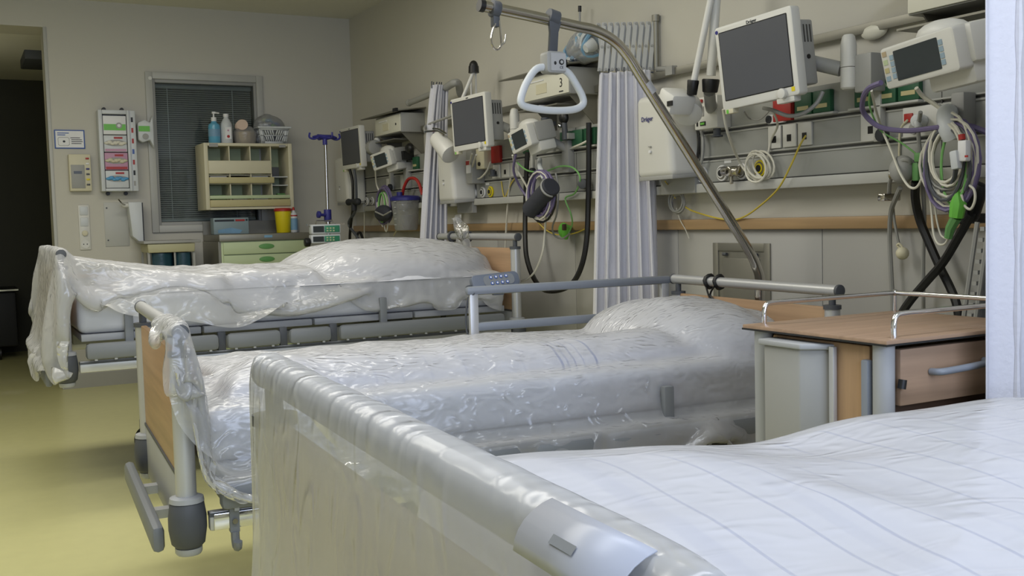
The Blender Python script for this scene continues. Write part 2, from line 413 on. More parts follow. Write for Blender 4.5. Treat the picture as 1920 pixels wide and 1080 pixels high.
MB().bb((i_[0] + .004, YF + .08, i_[2] + .004), (i_[1] - .004, YF + .1, i_[2] + .022)).build('bottom_rail', 'channel_light', t)
for x in (1.49, 1.985): MB().cyl((x, YF + .078, i_[2] + .02), (x, YF + .078, i_[3] - .02), .0022, seg=5).build('cord', 'label_white', t)
struct('dark_backdrop', MB().bb((WX0 - .2, YF + WT + .002, WZ0 - .2), (WX1 + .2, YF + WT + .01, WZ1 + .2)), 'dark')   # added dark sheet, its colour standing for the unlit room behind the blind

# ================================================================== THINGS ON THE FAR WALL
def F(px, py, off=0): return PY(px, py, YF - off)
def fbox(name, label, cat, a, b, depth, m, bevel=.004, part='body', group=None):
    """a shallow box on the far wall between pixel corners a and b"""
    p, q = F(*a, depth), F(*b, depth); x0, x1, z0, z1 = p.x, q.x, q.z, p.z
    t = thing(name, label, cat, ((x0 + x1) / 2, YF - depth / 2, z0), group=group)
    MB().bb((x0, YF - depth, z0), (x1, YF - .001, z1)).build(part, m, t, bevel=bevel)
    return t, x0, x1, z0, z1
# notice
t, x0, x1, z0, z1 = fbox('notice', 'small framed notice with blue border and printed text by the doorway', 'sign', (101, 243), (160, 279), .008, 'label_blue', .001, 'border')
y = YF - .008
MB().bb((x0 + .008, y - .002, z0 + .008), (x1 - .008, y, z1 - .008)).build('sheet', 'label_white', t)
W_, H_ = x1 - x0, z1 - z0
for a, b, e, l, m_ in ((.1, .48, .80, .03, 'label_blue'), (.1, .36, .70, .03, 'label_blue'), (.52, .84, .56, .022, 'ink'), (.55, .9, .46, .022, 'ink'), (.55, .92, .36, .022, 'ink'), (.55, .88, .26, .022, 'ink')):
    MB().bb((x0 + W_ * a, y - .003, z0 + H_ * e), (x0 + W_ * b, y - .001, z0 + H_ * (e + l * 1.6))).build('printed_line', m_, t)
MB().prism([(x0 + W_ * u, y - .0025, z0 + H_ * v) for u, v in rrect(.3, .38, .38, .46, .08)], (0, .001, 0)).build('picture_border', 'grey_plastic', t)
MB().prism([(x0 + W_ * u, y - .003, z0 + H_ * v) for u, v in rrect(.3, .38, .35, .41, .07)], (0, .001, 0)).build('picture', 'label_white', t)
MB().ball((x0 + W_ * .31, y - .003, z0 + H_ * .38), (.009, .002, .008)).build('pictogram', 'ink', t)
# alarm panel
t, x0, x1, z0, z1 = fbox('alarm_panel', 'cream wall panel with small dark display and column of coloured keys', 'control panel', (128, 289), (173, 358), .06, 'cream', .005)
y = YF - .06
MB().bb((x0 + .012, y - .004, z0 + .02), (x0 + .105, y, z0 + .19)).build('keypad_plate', 'grey_plastic', t, bevel=.002)
MB().bb((x0 + .03, y - .006, z0 + .125), (x0 + .085, y - .003, z0 + .145)).build('display', 'screen_dark', t)
for k, m_ in enumerate(('red', 'label_white', 'blue_dark', 'darkgrey', 'yellow', 'darkgrey')):
    zz = z1 - .025 - k * .038; MB().bb((x1 - .035, y - .007, zz - .012), (x1 - .012, y, zz)).build('key', m_, t, bevel=.002)
# light switches and socket in one frame
t, x0, x1, z0, z1 = fbox('switch_panel', 'white four gang wall plate with light switches, dimmer and power socket', 'light switch', (146, 385), (171, 468), .012, 'white_plastic', .003, 'plate')
y = YF - .012; hh = (z1 - z0) / 4; xc = (x0 + x1) / 2
for k in range(2): MB().bb((xc - .028, y - .006, z1 - hh * (k + 1) + .01), (xc + .028, y, z1 - hh * k - .01)).build('switch', 'cool_white', t, bevel=.003)
MB().cyl((xc, y, z1 - hh * 2.5), (xc, y - .018, z1 - hh * 2.5), .02).build('dimmer_knob', 'cream', t, bevel=.002)
MB().cyl((xc, y, z0 + hh * .5), (xc, y - .004, z0 + hh * .5), .03, seg=24).build('socket', 'white_plastic', t)
MB().cyl((xc - .012, y - .004, z0 + hh * .5), (xc - .012, y - .005, z0 + hh * .5), .004).cyl((xc + .012, y - .004, z0 + hh * .5), (xc + .012, y - .005, z0 + hh * .5), .004).build('socket_holes', 'black', t)
# backing plate and disinfectant dispenser
t, x0, x1, z0, z1 = fbox('backing_plate', 'flat grey splash plate screwed to the wall under the glove boxes', 'wall plate', (194, 380), (243, 461), .006, 'channel_light', .001, 'plate')
for k in ((.02, .04), (.02, .28)): MB().cyl((x0 + k[0], YF - .006, z1 - k[1]), (x0 + k[0], YF - .009, z1 - k[1]), .006, seg=8).build('screw', 'darkgrey', t)
a, b = F(240, 379, .14), F(270, 450, .14)
t = thing('soap_dispenser', 'grey wall dispenser with bent elbow lever above the splash plate', 'dispenser', ((a.x + b.x) / 2, YF - .07, b.z))
MB().prism([(a.x, YF - .145, a.z), (b.x, YF - .145, a.z), (b.x, YF - .145, b.z - .04), (a.x + .02, YF - .145, b.z + .03)], (0, .14, 0)).build('housing', 'cool_white', t, bevel=.006)
MB().bb((b.x - .004, YF - .15, b.z - .03), (b.x + .003, YF - .005, a.z - .005)).build('side_edge', 'black', t)
l0, l1, l2 = F(242, 386, .1), F(230, 382, .16), F(222, 374, .2)
MB().tube(smooth([l0, l1, l2], 5), .005, 6).build('lever', 'steel', t)
l0 = F(236, 385, .12); MB().ball(l0, (.035, .02, .018)).build('lever_cup', 'white_plastic', t)
# glove box holder with four packs
a, b = F(183, 208, .12), F(264, 358, .12)
x0, x1, z0, z1 = a.x, b.x, b.z, a.z + .01
t = thing('glove_holder', 'white wall rack holding four stacked packs of gloves and wipes', 'rack', ((x0 + x1) / 2, YF - .06, z0))
bd = x0 + .275 * (x1 - x0) / .279
m = MB().bb((x0, YF - .02, z0), (x1 - .01, YF - .002, z1))
m.bb((x0, YF - .125, z0), (x0 + .028, YF - .02, z1)).bb((x1 - .075, YF - .125, z0), (x1 - .055, YF - .02, z1)).bb((x0 + .028, YF - .125, z0), (x1 - .075, YF - .02, z0 + .02)).bb((x0 + .028, YF - .125, z1 - .03), (x1 - .075, YF - .02, z1))
m.bb((x1 - .055, YF - .11, z0), (x1 - .012, YF - .02, z1)).build('rack_body', 'cool_white', t, bevel=.004)
for fx in (.2, .66):
    for zz in (z0 - .014, z1 + .014): MB().cyl((x0 + (x1 - x0) * fx, YF - .03, zz), (x0 + (x1 - x0) * fx, YF - .002, zz), .014).build('hook_knob', 'black', t)
for k, m_ in enumerate(('ink', 'red', 'red', 'label_blue', 'red', 'ink', 'grey_plastic')):
    zz = z1 - .05 - k * .078; MB().bb((x1 - .044, YF - .112, zz - .035), (x1 - .03, YF - .109, zz)).build('edge_label', m_, t)
def pack(name, label, cat, zf0, zf1, base, band, opening, om):
    H = z1 - z0; za, zb = z0 + H * zf0, z0 + H * zf1; xa, xb = x0 + .032, x1 - .08; xm = (xa + xb) / 2
    t = thing(name, label, cat, (xm, YF - .07, za))
    MB().bb((xa, YF - .118, za), (xb, YF - .022, zb)).build('carton', base, t, bevel=.004)
    if band: MB().bb((xa + .006, YF - .12, za + .004), (xb - .006, YF - .117, za + .022)).build('print_band', band, t)
    y = YF - .1185
    if opening:
        MB().prism([(xm + .075 * math.cos(2 * PI * k / 20), y, (za + zb) / 2 + .004 + .024 * math.sin(2 * PI * k / 20)) for k in range(20)], (0, -.001, 0)).build('opening', 'grey_plastic', t)
        tuft = MB()
        for k in range(7):
            u = -.06 + .02 * k; tuft.ball((xm + u, y - .004, (za + zb) / 2 + .004 + .006 * math.sin(k * 2.1)), (.02, .012, .011 + .004 * (k % 2)), 8, 6)
        tuft.build('glove_tuft', om, t)
        MB().bb((xm - .01, YF - .12, zb - .026), (xm + .05, YF - .117, zb - .012)).build('print_logo', 'red', t)
    return t, xa, xb, za, zb
t, xa, xb, za, zb = pack('wipes_pack', 'white and lime green wipes pack in the top slot of the rack', 'pack', .70, .93, 'label_white', None, False, None)
MB().bb((xa + .004, YF - .1205, za + .03), (xb - .004, YF - .1175, za + .075)).build('green_band', 'lime', t)
MB().cyl((xb - .05, YF - .121, za + .065), (xb - .05, YF - .118, za + .065), .022, seg=20).build('lid', 'grey_plastic', t)
MB().cyl((xb - .05, YF - .123, za + .065), (xb - .05, YF - .12, za + .065), .012, seg=16).build('lid_button', 'label_white', t)
pack('glove_box', 'pink and white glove carton with white gloves in its oval, second slot', 'glove box', .485, .69, 'cool_white', 'pink', True, 'tissue')
pack('glove_box', 'pink glove carton with beige gloves in its oval, third slot', 'glove box', .265, .475, 'pink', 'red', True, 'cream')
pack('glove_box', 'white carton with bright blue gloves in its oval, lowest slot', 'glove box', .04, .255, 'cool_white', None, True, 'glove_blue')
a, b = F(258, 222, .12), F(290, 270, .12)
t = thing('wipes_bag', 'clear soft bag with lime green print hanging beside the glove rack', 'bag', ((a.x + b.x) / 2, YF - .06, b.z))
pr = [(a.x, a.z - .03), (a.x + .05, a.z - .005), (b.x - .025, a.z - .03), (b.x - .004, a.z + .03), (b.x, (a.z + b.z) / 2), (b.x - .004, b.z - .03), (b.x - .03, b.z + .03), (a.x + .03, b.z + .01), (a.x, b.z + .03)]
MB().prism([(x, YF - .12, z) for x, z in pr], (0, .08, 0)).build('pouch', 'cool_white', t, bevel=.012)
MB().bb((a.x + .004, YF - .124, a.z - .095), (b.x - .03, YF - .119, a.z - .055)).build('green_band', 'lime', t)
MB().cyl((a.x + .05, YF - .125, b.z + .055), (a.x + .05, YF - .12, b.z + .055), .022).build('lid', 'grey_plastic', t)

# ------------------------------------------------------------------ wall shelf unit
SX0, SX1, SZ0, SZ1, SY = 1.665, 2.335, 1.292, 1.792, 7.93
t = shelf = thing('wall_shelf', 'cream wall mounted supply shelf with pigeonholes and open front bins', 'shelf', (2.0, 8.1, SZ0))
MB().bb((SX0, SY, SZ0), (SX0 + .03, YF - .001, SZ1)).build('side_panel', 'cream', t, bevel=.003)
MB().bb((SX1 - .03, SY, SZ0), (SX1, YF - .001, SZ1)).build('side_panel', 'cream', t, bevel=.003)
MB().bb((SX0 + .03, SY, SZ1 - .022), (SX1 - .03, YF - .001, SZ1)).build('top_panel', 'cream', t, bevel=.003)
MB().bb((SX0 + .03, SY, SZ0), (SX1 - .03, YF - .001, SZ0 + .018)).build('bottom_panel', 'cream', t)
MB().bb((SX0 + .03, YF - .02, SZ0), (SX1 - .03, YF - .001, SZ1)).build('back_panel', 'mint', t)
XI = SX0 + .03; XV = SX1 - .165
for zz in (1.552, 1.655 - .1, 1.375): pass
for zz in (1.556, 1.492, 1.36): MB().bb((XI, SY + .03, zz - .008), (XV, YF - .02, zz)).build('shelf_board', 'cream', t)
MB().bb((XI, SY - .004, 1.562), (XV, SY + .02, 1.66)).build('tray_front', 'cream', t, bevel=.003)
MB().bb((XI, SY - .012, 1.49), (XV + .015, SY + .012, 1.535)).build('tray_front', 'label_yellow', t, bevel=.003)
MB().bb((XI, SY - .004, 1.372), (SX1 - .03, SY + .012, 1.398)).build('tray_front', 'mint', t, bevel=.003)
MB().bb((XI, SY - .012, 1.312), (SX1 - .03, SY + .012, 1.365)).build('tray_front', 'label_yellow', t, bevel=.003)
for fx in (1 / 3, 2 / 3, 1):
    x = XI + (XV - XI) * fx; MB().bb((x - .004, SY + .01, SZ0 + .018), (x + .004, YF - .02, SZ1 - .022)).build('divider', 'cream', t)
for zz in (1.535, 1.47): MB().bb((XV, SY + .04, zz), (SX1 - .03, YF - .02, zz + .006)).build('shelf_board', 'cool_white', t)
MB().bb((SX0 + .04, SY - .003, SZ1 - .03), (SX0 + .105, SY - .001, SZ1 - .004)).build('label_clip', 'grey_plastic', t)
MB().bb((SX1 - .1, SY - .003, SZ1 - .03), (SX1 - .05, SY - .001, SZ1 - .01)).build('label_clip', 'grey_plastic', t)
for k in range(3):
    xa = XI + (XV - XI) * k / 3 + .012; z = 1.492
    tag(MB().bb((xa, SY + .035, z), (xa + .13, SY + .2, z + .052 - .01 * (k % 2))).build('supply_packet', ('label_white', 'darkgrey', 'cool_white')[k], bevel=.006),
        ('white paper packet in the first bin of the middle shelf', 'dark packet in the second bin of the middle shelf', 'grey packet in the third bin of the middle shelf')[k], 'packet')
    xa += .01
    tag(MB().bb((xa, SY + .03, 1.36), (xa + .11, SY + .2, 1.402 - .004 * k)).build('supply_packet', ('mint_dark', 'tissue', 'label_white')[k], bevel=.006),
        ('green packet in the first bottom bin of the shelf', 'cream packet in the second bottom bin of the shelf', 'white packet in the third bottom bin of the shelf')[k], 'packet')
tag(MB().bb((XV + .02, SY + .06, 1.541), (XV + .075, SY + .15, 1.615)).build('small_carton', 'darkgrey', bevel=.003), 'small dark carton in the narrow right column of the shelf', 'box')
tag(MB().bb((XV + .05, SY + .04, 1.4), (XV + .11, SY + .1, 1.41)).build('green_pouch', 'mint_dark', bevel=.003), 'small green pouch at the bottom right of the supply shelf', 'packet')

# things on top of the shelf
zt = SZ1 + .001
def bottle(name, label, x, y, r, prof, m):
    t = thing(name, label, 'bottle', (x, y, zt)); MB().lathe((x, y, zt), [(r * a, b) for a, b in prof], 20).build('body', m, t); return t
x = PY(402, 240, SY + .06).x; y = SY + .07
t = bottle('pump_bottle', 'blue liquid soap bottle with white pump on the supply shelf', x, y, .044, [(.9, 0), (1, .006), (1, .12), (.92, .14), (.5, .155), (.42, .165)], 'blue_soap')
MB().cyl((x, y, zt + .165), (x, y, zt + .195), .02, seg=12).cyl((x, y, zt + .195), (x, y, zt + .225), .006, seg=8).bb((x - .012, y - .012, zt + .222), (x + .012, y + .012, zt + .236)).cyl((x, y, zt + .23), (x + .04, y - .01, zt + .226), .005, seg=8).build('pump', 'label_white', t)
MB().lathe((x, y, zt), [(.0448, .05), (.0448, .105)], 20).build('label', 'box_blue', t)
x = PY(425, 240, SY + .06).x
t = bottle('refill_bottle', 'white plastic bottle without pump beside the blue soap bottle', x, y, .045, [(.9, 0), (1, .006), (1, .12), (.9, .15), (.5, .185), (.4, .19), (.4, .2)], 'cool_white')
MB().cyl((x, y, zt + .2), (x, y, zt + .222), .021, seg=12).build('cap', 'label_white', t)
MB().bb((x - .022, y - .047, zt + .03), (x + .025, y - .041, zt + .12)).build('label', 'label_white', t)
MB().cyl((x + .002, y - .046, zt + .05), (x + .002, y - .049, zt + .05), .011).build('label_emblem', 'red', t); MB().cyl((x + .002, y - .046, zt + .095), (x + .002, y - .049, zt + .095), .007).build('label_emblem', 'pink', t)
x = PY(460, 250, SY + .08).x; y = SY + .1
t = thing('bowl_stack', 'stack of brown paper bowls in clear film on the supply shelf', 'bowls', (x, y, zt))
for k in range(4): MB().lathe((x, y, zt + .018 * k), [(.06, 0), (.07, .01), (.078, .03), (.08, .04), (.072, .04), (.06, .012)], 22).build('bowl', 'tan', t)
MB().lathe((x, y, zt), [(.075, 0), (.086, .03), (.09, .085), (.06, .125), (.03, .14)], 20).build('wrap', 'bag_film', t)
x = PY(455, 235, SY + .06).x
t = thing('cup_stack', 'roll of pale pink paper cups lying on the brown bowls', 'cups', (x, y - .02, zt + .1))
Mx = Matrix.Rotation(R(72), 3, 'X') @ Matrix.Rotation(R(-15), 3, 'Y')
for k in range(3): MB().lathe((x, y - .03 + .025 * k, zt + .132 - .004 * k), [(.032, -.03), (.042, .03), (.043, .034), (.038, .034)], 18, Mx).build('cup', 'pale_pink', t)
xa, xb = PY(487, 260, SY + .05).x, PY(541, 260, SY + .05).x; ya, yb = SY + .04, YF - .03
t = thing('plastic_basket', 'white plastic basket with slotted sides on the supply shelf', 'basket', ((xa + xb) / 2, (ya + yb) / 2, zt))
bx = MB(); h = .125; e = .022; P0 = [(xa + e, ya + e), (xb - e, ya + e), (xb - e, yb), (xa + e, yb)]; P1 = [(xa, ya), (xb, ya), (xb, yb), (xa, yb)]
bx.bb((xa + e, ya + e, zt), (xb - e, yb, zt + .006))
def lerp2(s, u, z):    # point on side s at u along it and height z (0..1)
    a, b = P0[s], P0[(s + 1) % 4]; c, d = P1[s], P1[(s + 1) % 4]
    lo = (a[0] + (b[0] - a[0]) * u, a[1] + (b[1] - a[1]) * u); hi = (c[0] + (d[0] - c[0]) * u, c[1] + (d[1] - c[1]) * u)
    return Vector((lo[0] + (hi[0] - lo[0]) * z, lo[1] + (hi[1] - lo[1]) * z, zt + h * z))
for s_ in range(4):
    for (z0_, z1_) in ((0, .16), (.48, .54), (.84, 1)):
        bx.add([lerp2(s_, 0, z0_), lerp2(s_, 1, z0_), lerp2(s_, 1, z1_), lerp2(s_, 0, z1_)], [(0, 1, 2, 3)])
    for (u0, u1) in ((0, .12), (.88, 1)): bx.add([lerp2(s_, u0, 0), lerp2(s_, u1, 0), lerp2(s_, u1, 1), lerp2(s_, u0, 1)], [(0, 1, 2, 3)])
    for k in range(9):
        u = .12 + .76 * k / 9; sl = .05 * (1 if k > 4 else -1); w = .05
        for (z0_, z1_) in ((.16, .48), (.54, .84)):
            bx.add([lerp2(s_, u, z0_), lerp2(s_, u + w, z0_), lerp2(s_, min(.97, u + w + sl), z1_), lerp2(s_, max(.03, u + sl), z1_)], [(0, 1, 2, 3)])
bo = bx.build('basket_body', 'cool_white', t); so = bo.modifiers.new('solid', 'SOLIDIFY'); so.thickness = .006
MB().tube([(xa - .012, ya - .012, zt + h), (xb + .012, ya - .012, zt + h), (xb + .012, yb, zt + h), (xa - .012, yb, zt + h)], .008, 6, closed=True).build('rim', 'cool_white', t)
MB().bb((xa + .03, ya + .03, zt + .006), (xb - .03, yb - .01, zt + .06)).build('dark_contents', 'darkgrey', t)
xm = (xa + xb) / 2
t = thing('filled_bag', 'bulging clear bag of blue and green packets in the white basket', 'bag', (xm, (ya + yb) / 2, zt + .1))
bg = MB().ball((xm - .01, (ya + yb) / 2, zt + .13), (.125, .1, .108), 18, 10)
bg.v = [(v[0] + .006 * math.sin(40 * v[2] + 30 * v[0]), v[1] + .006 * math.sin(37 * v[0]), v[2] + .005 * math.sin(45 * v[0] + 20 * v[1])) for v in bg.v]
bg.build('bag_skin', 'bag_film', t)
for k in range(20):
    u, v = RNG.uniform(-.075, .075), RNG.uniform(-.06, .04)
    MB().ball((xm + u, (ya + yb) / 2 + v, zt + .13 + RNG.uniform(-.02, .07)), (.024, .018, .014), 8, 6).build('packet', ('box_blue', 'mint', 'cool_white', 'label_blue', 'cool_white', 'mint_dark')[k % 6], t)

# ------------------------------------------------------------------ base cabinet
BX0, BX1, BY, BZ = 1.60, 2.385, 7.66, 1.105
t = thing('base_cabinet', 'mint green drawer cabinet with steel worktop below the supply shelf', 'cabinet', (2.0, 7.95, 0))
MB().bb((BX0 + .105, BY + .02, .08), (BX1 - .02, YF - .03, BZ - .05)).build('carcass', 'mint', t, bevel=.003)
MB().bb((BX0 + .085, BY + .02, .02), (BX0 + .104, YF - .03, BZ - .05)).build('side_panel', 'steel_dull', t)
MB().bb((BX0 + .09, BY, BZ - .05), (BX1, YF - .025, BZ)).build('worktop', 'steel_dull', t, bevel=.004)
MB().bb((BX0 + .09, YF - .035, BZ), (BX1 - .02, YF - .025, BZ + .1)).build('splashback', 'steel_dull', t)
MB().bb((BX0 + .12, BY + .06, 0), (BX1 - .04, YF - .05, .08)).build('plinth', 'darkgrey', t)
MB().bb((2.02, BY - .003, BZ - .03), (2.08, BY, BZ - .012)).build('label', 'box_blue', t)
def oval(mb, x, z, rx, rz, y): mb.prism([(x + rx * math.cos(2 * PI * k / 22), y, z + rz * math.sin(2 * PI * k / 22)) for k in range(22)], (0, .006, 0))
xa, xb = BX0 + .118, BX1 - .035
for k in range(2):
    z1_ = BZ - .058 - k * .095
    d = MB().bb((xa, BY + .002, z1_ - .088), (xb, BY + .02, z1_)).build('drawer', 'mint', t, bevel=.004)
    g = MB(); oval(g, (xa + xb) / 2, z1_ - .036, .058, .02, BY - .003); g.build('grip', 'mint_dark', d, bevel=.002)
for k in range(2):
    u0, u1 = (xa, (xa + xb) / 2 - .004) if k == 0 else ((xa + xb) / 2 + .004, xb)
    d = MB().bb((u0, BY + .002, .1), (u1, BY + .02, BZ - .255)).build('door', 'mint', t, bevel=.004)
    g = MB(); oval(g, (u0 + u1) / 2 + (.02 if k else 0), BZ - .345, .058, .058, BY - .003); g.build('grip', 'mint_dark', d, bevel=.002)
MB().bb((BX1 - .012, BY + .02, BZ - .17), (BX1 + .03, BY + .07, BZ - .115)).build('latch_block', 'black', t, bevel=.01)
# on the worktop
a, b = PY(400, 408, 7.95), PY(467, 437, 7.95)
t = thing('tissue_box', 'light blue printed wipes carton on the steel worktop', 'box', ((a.x + b.x) / 2, 8.0, BZ + .001))
MB().bb((a.x, 7.95, BZ + .001), (b.x, 8.06, BZ + .125)).build('carton', 'carton_grey', t, bevel=.003)
MB().bb((a.x + .008, 7.947, BZ + .098), (b.x - .11, 7.95, BZ + .112)).build('print_band', 'ink', t)
MB().bb((b.x - .1, 7.947, BZ + .098), (b.x - .03, 7.95, BZ + .112)).build('print_band', 'red', t)
MB().bb((b.x - .022, 7.947, BZ + .1), (b.x - .008, 7.95, BZ + .114)).build('print_mark', 'ink', t)
MB().prism([(a.x + .03, 7.947, BZ + .012), (b.x - .07, 7.947, BZ + .006), (b.x - .05, 7.947, BZ + .03), (a.x + .13, 7.947, BZ + .05), (a.x + .03, 7.947, BZ + .035)], (0, .002, 0)).build('print_wave', 'box_blue', t)
x = PY(531, 415, 7.9).x
t = thing('sharps_container', 'yellow sharps bin with a red lid on the steel worktop', 'container', (x, 7.9, BZ + .001))
MB().lathe((x, 7.9, BZ + .001), [(.05, 0), (.053, .004), (.063, .165)], 24).build('tub', 'yellow', t)
MB().lathe((x, 7.9, BZ + .166), [(.068, 0), (.068, .014), (.058, .024)], 24).build('lid', 'red', t)
x = PY(551, 415, 7.88).x
t = thing('spray_bottle', 'slim white bottle with blue and red label beside the yellow bin', 'bottle', (x, 7.88, BZ + .001))
MB().lathe((x, 7.88, BZ + .001), [(.026, 0), (.028, .004), (.028, .13), (.024, .145), (.012, .16), (.01, .175)], 18).build('body', 'cool_white', t)
MB().lathe((x, 7.88, BZ + .02), [(.0285, 0), (.0285, .09)], 18).build('label', 'box_blue', t)
MB().lathe((x, 7.88, BZ + .125), [(.0287, 0), (.0287, .01)], 18).build('collar', 'red', t)
MB().lathe((x, 7.88, BZ + .17), [(.011, 0), (.009, .02), (.005, .026)], 12).build('nozzle', 'red', t)
tag(MB().bb((x + .034, 7.9, BZ + .001), (x + .05, 7.96, BZ + .1)).build('grey_canister', 'grey_plastic', bevel=.006), 'narrow grey canister behind the spray bottle on the worktop', 'canister')

# ------------------------------------------------------------------ waste stand
a, b = PY(277, 453, 7.75), PY(366, 470, 7.75)
xa, xb = a.x, b.x; zt_ = 1.075
t = thing('waste_stand', 'waste bag stand with yellowish lid and two dark teal bags', 'bin', ((xa + xb) / 2, 7.9, 0))
MB().bb((xa - .03, 7.73, zt_ - .02), (xb + .04, 8.1, zt_)).build('top_bar', 'grey_plastic', t, bevel=.004)
MB().prism([(xa + .0, 7.74, zt_ - .085), (xb - .005, 7.74, zt_ - .085), (xb, 7.74, zt_ - .022), (xa - .005, 7.74, zt_ - .022)], (0, .33, 0)).build('lid', 'lid_olive', t, bevel=.006)
for k in range(2):
    u0 = xa + .02 + k * (xb - xa - .03) * .56; u1 = u0 + (xb - xa - .03) * (.54 if k == 0 else .42)
    g = MB(); rows = []
    for i in range(9):
        z = zt_ - .09 - .72 * i / 8
        for j in range(16):
            an = 2 * PI * j / 16; e_ = .5
            cx_, sy_ = math.copysign(abs(math.cos(an)) ** e_, math.cos(an)), math.copysign(abs(math.sin(an)) ** e_, math.sin(an))
            g.v.append(((u0 + u1) / 2 + (u1 - u0) / 2 * cx_ * (1 - .03 * i / 8) + .004 * math.sin(j * 3 + i), 7.9 + .14 * sy_ + .006 * math.sin(j * 4 + i * 1.3), z))
    for i in range(8):
        for j in range(16): g.f.append((i * 16 + j, i * 16 + (j + 1) % 16, (i + 1) * 16 + (j + 1) % 16, (i + 1) * 16 + j))
    g.f.append(tuple(range(128, 144))); g.build('waste_bag', 'teal_bag', t)
for x in (xa + .005, xb - .008): MB().bb((x - .008, 7.76, .06), (x + .008, 7.775, zt_ - .08)).bb((x - .008, 8.05, .06), (x + .008, 8.065, zt_ - .08)).build('upright', 'grey_plastic', t)
x = xa + .02 + (xb - xa - .03) * .55; MB().bb((x - .006, 7.755, .06), (x + .006, 7.765, zt_ - .08)).build('middle_upright', 'grey_plastic', t)
MB().bb((xa, 7.75, .05), (xb, 8.07, .07)).build('foot_frame', 'grey_plastic', t)
for x in (xa + .03, xb - .03):
    for y in (7.78, 8.04): MB().cyl((x - .012, y, .025), (x + .012, y, .025), .025).build('castor', 'black', t)

# ------------------------------------------------------------------ drip stand with two pumps
x, y = PY(612, 340, 6.95).x, 6.95; zt_ = PY(612, 258, y).z
t = thing('drip_stand', 'steel drip stand with dark blue hook bar and height clamp', 'drip stand', (x, y, 0))
zc = PY(612, 405, y).z
MB().cyl((x, y, zc - .05), (x + .003, y, zt_), .011, seg=12).build('upper_pole', 'steel', t)
MB().cyl((x, y, .1), (x, y, zc), .016, seg=12).build('lower_pole', 'steel', t)
MB().cyl((x, y, zc - .04), (x, y, zc + .045), .026).cyl((x - .01, y - .01, zc + .005), (x - .065, y - .02, zc + .01), .01).cyl((x - .06, y - .02, zc + .01), (x - .08, y - .022, zc + .012), .024).build('clamp', 'blue_dark', t, bevel=.003)
MB().tube([(x - .09, y - .02, zt_), (x - .04, y, zt_ + .008), (x, y, zt_), (x + .05, y, zt_ + .006), (x + .09, y + .02, zt_)], [.008, .014, .02, .014, .008], 8).cyl((x, y, zt_ - .05), (x, y, zt_), .016).build('hook_bar', 'blue_dark', t)
for sx_, sy_ in ((-.085, -.02), (.085, .02), (-.02, .07), (.025, -.07)):
    MB().tube(smooth([(x + sx_ * .6, y + sy_, zt_), (x + sx_, y + sy_, zt_ - .012), (x + sx_ * 1.35, y + sy_, zt_), (x + sx_ * 1.3, y + sy_, zt_ + .03)] if abs(sx_) > .05 else [(x, y, zt_), (x + sx_, y + sy_ * .8, zt_ - .008), (x + sx_, y + sy_ * 1.2, zt_), (x + sx_, y + sy_ * 1.2, zt_ + .03)], 5), .007, 6).build('hook', 'blue_dark', t)
for k in range(5):
    a_ = 2 * PI * k / 5; ex, ey = x + .28 * math.cos(a_), y + .28 * math.sin(a_)
    MB().tube([(x, y, .12), ((x + ex) / 2, (y + ey) / 2, .11), (ex, ey, .075)], [.018, .014, .012], 8).build('leg', 'steel_dull', t)
    MB().cyl((ex - .012, ey, .035), (ex + .012, ey, .035), .035).bb((ex - .006, ey - .008, .035), (ex + .006, ey + .008, .08)).build('castor', 'black', t)
for k, (za, zb) in enumerate(((421, 437.5), (440.5, 455))):
    a, b = PY(584, za, y - .08), PY(640, zb, y - .08)
    t = thing('infusion_pump', ('upper of two green fronted pumps on the drip stand', 'lower of two green fronted pumps on the drip stand')[k], 'pump', (x, y - .06, b.z))
    MB().bb((a.x, y - .075, b.z), (b.x, y - .012, a.z)).build('housing', 'cool_white', t, bevel=.008)
    MB().bb((a.x + .012, y - .078, b.z + .012), (a.x + (b.x - a.x) * .42, y - .074, a.z - .012)).build('display', 'screen_dark', t)
    MB().bb((a.x + (b.x - a.x) * .44, y - .079, b.z + .01), (b.x - .01, y - .074, a.z - .01)).build('key_field', 'pump_green', t, bevel=.002)
    for i in range(3):
        for j in range(2): MB().bb((a.x + .105 + .022 * i, y - .081, b.z + .016 + .017 * j), (a.x + .118 + .022 * i, y - .078, b.z + .026 + .017 * j)).build('key', 'mint', t)
    if k == 0: MB().tube([(a.x + .04, y - .045, a.z), (a.x + .045, y - .045, a.z + .022), (b.x - .05, y - .045, a.z + .026), (b.x - .045, y - .045, a.z)], .005, 6).bb((a.x - .02, y - .05, a.z - .006), (a.x + .03, y - .03, a.z + .004)).bb((b.x - .03, y - .05, a.z - .006), (b.x + .035, y - .03, a.z + .004)).build('carry_handle', 'chrome', t)
    else: MB().cyl((a.x - .005, y - .05, (a.z + b.z) / 2 - .02), (a.x - .04, y - .05, (a.z + b.z) / 2 - .02), .03).build('clamp_knob', 'black', t, bevel=.004)
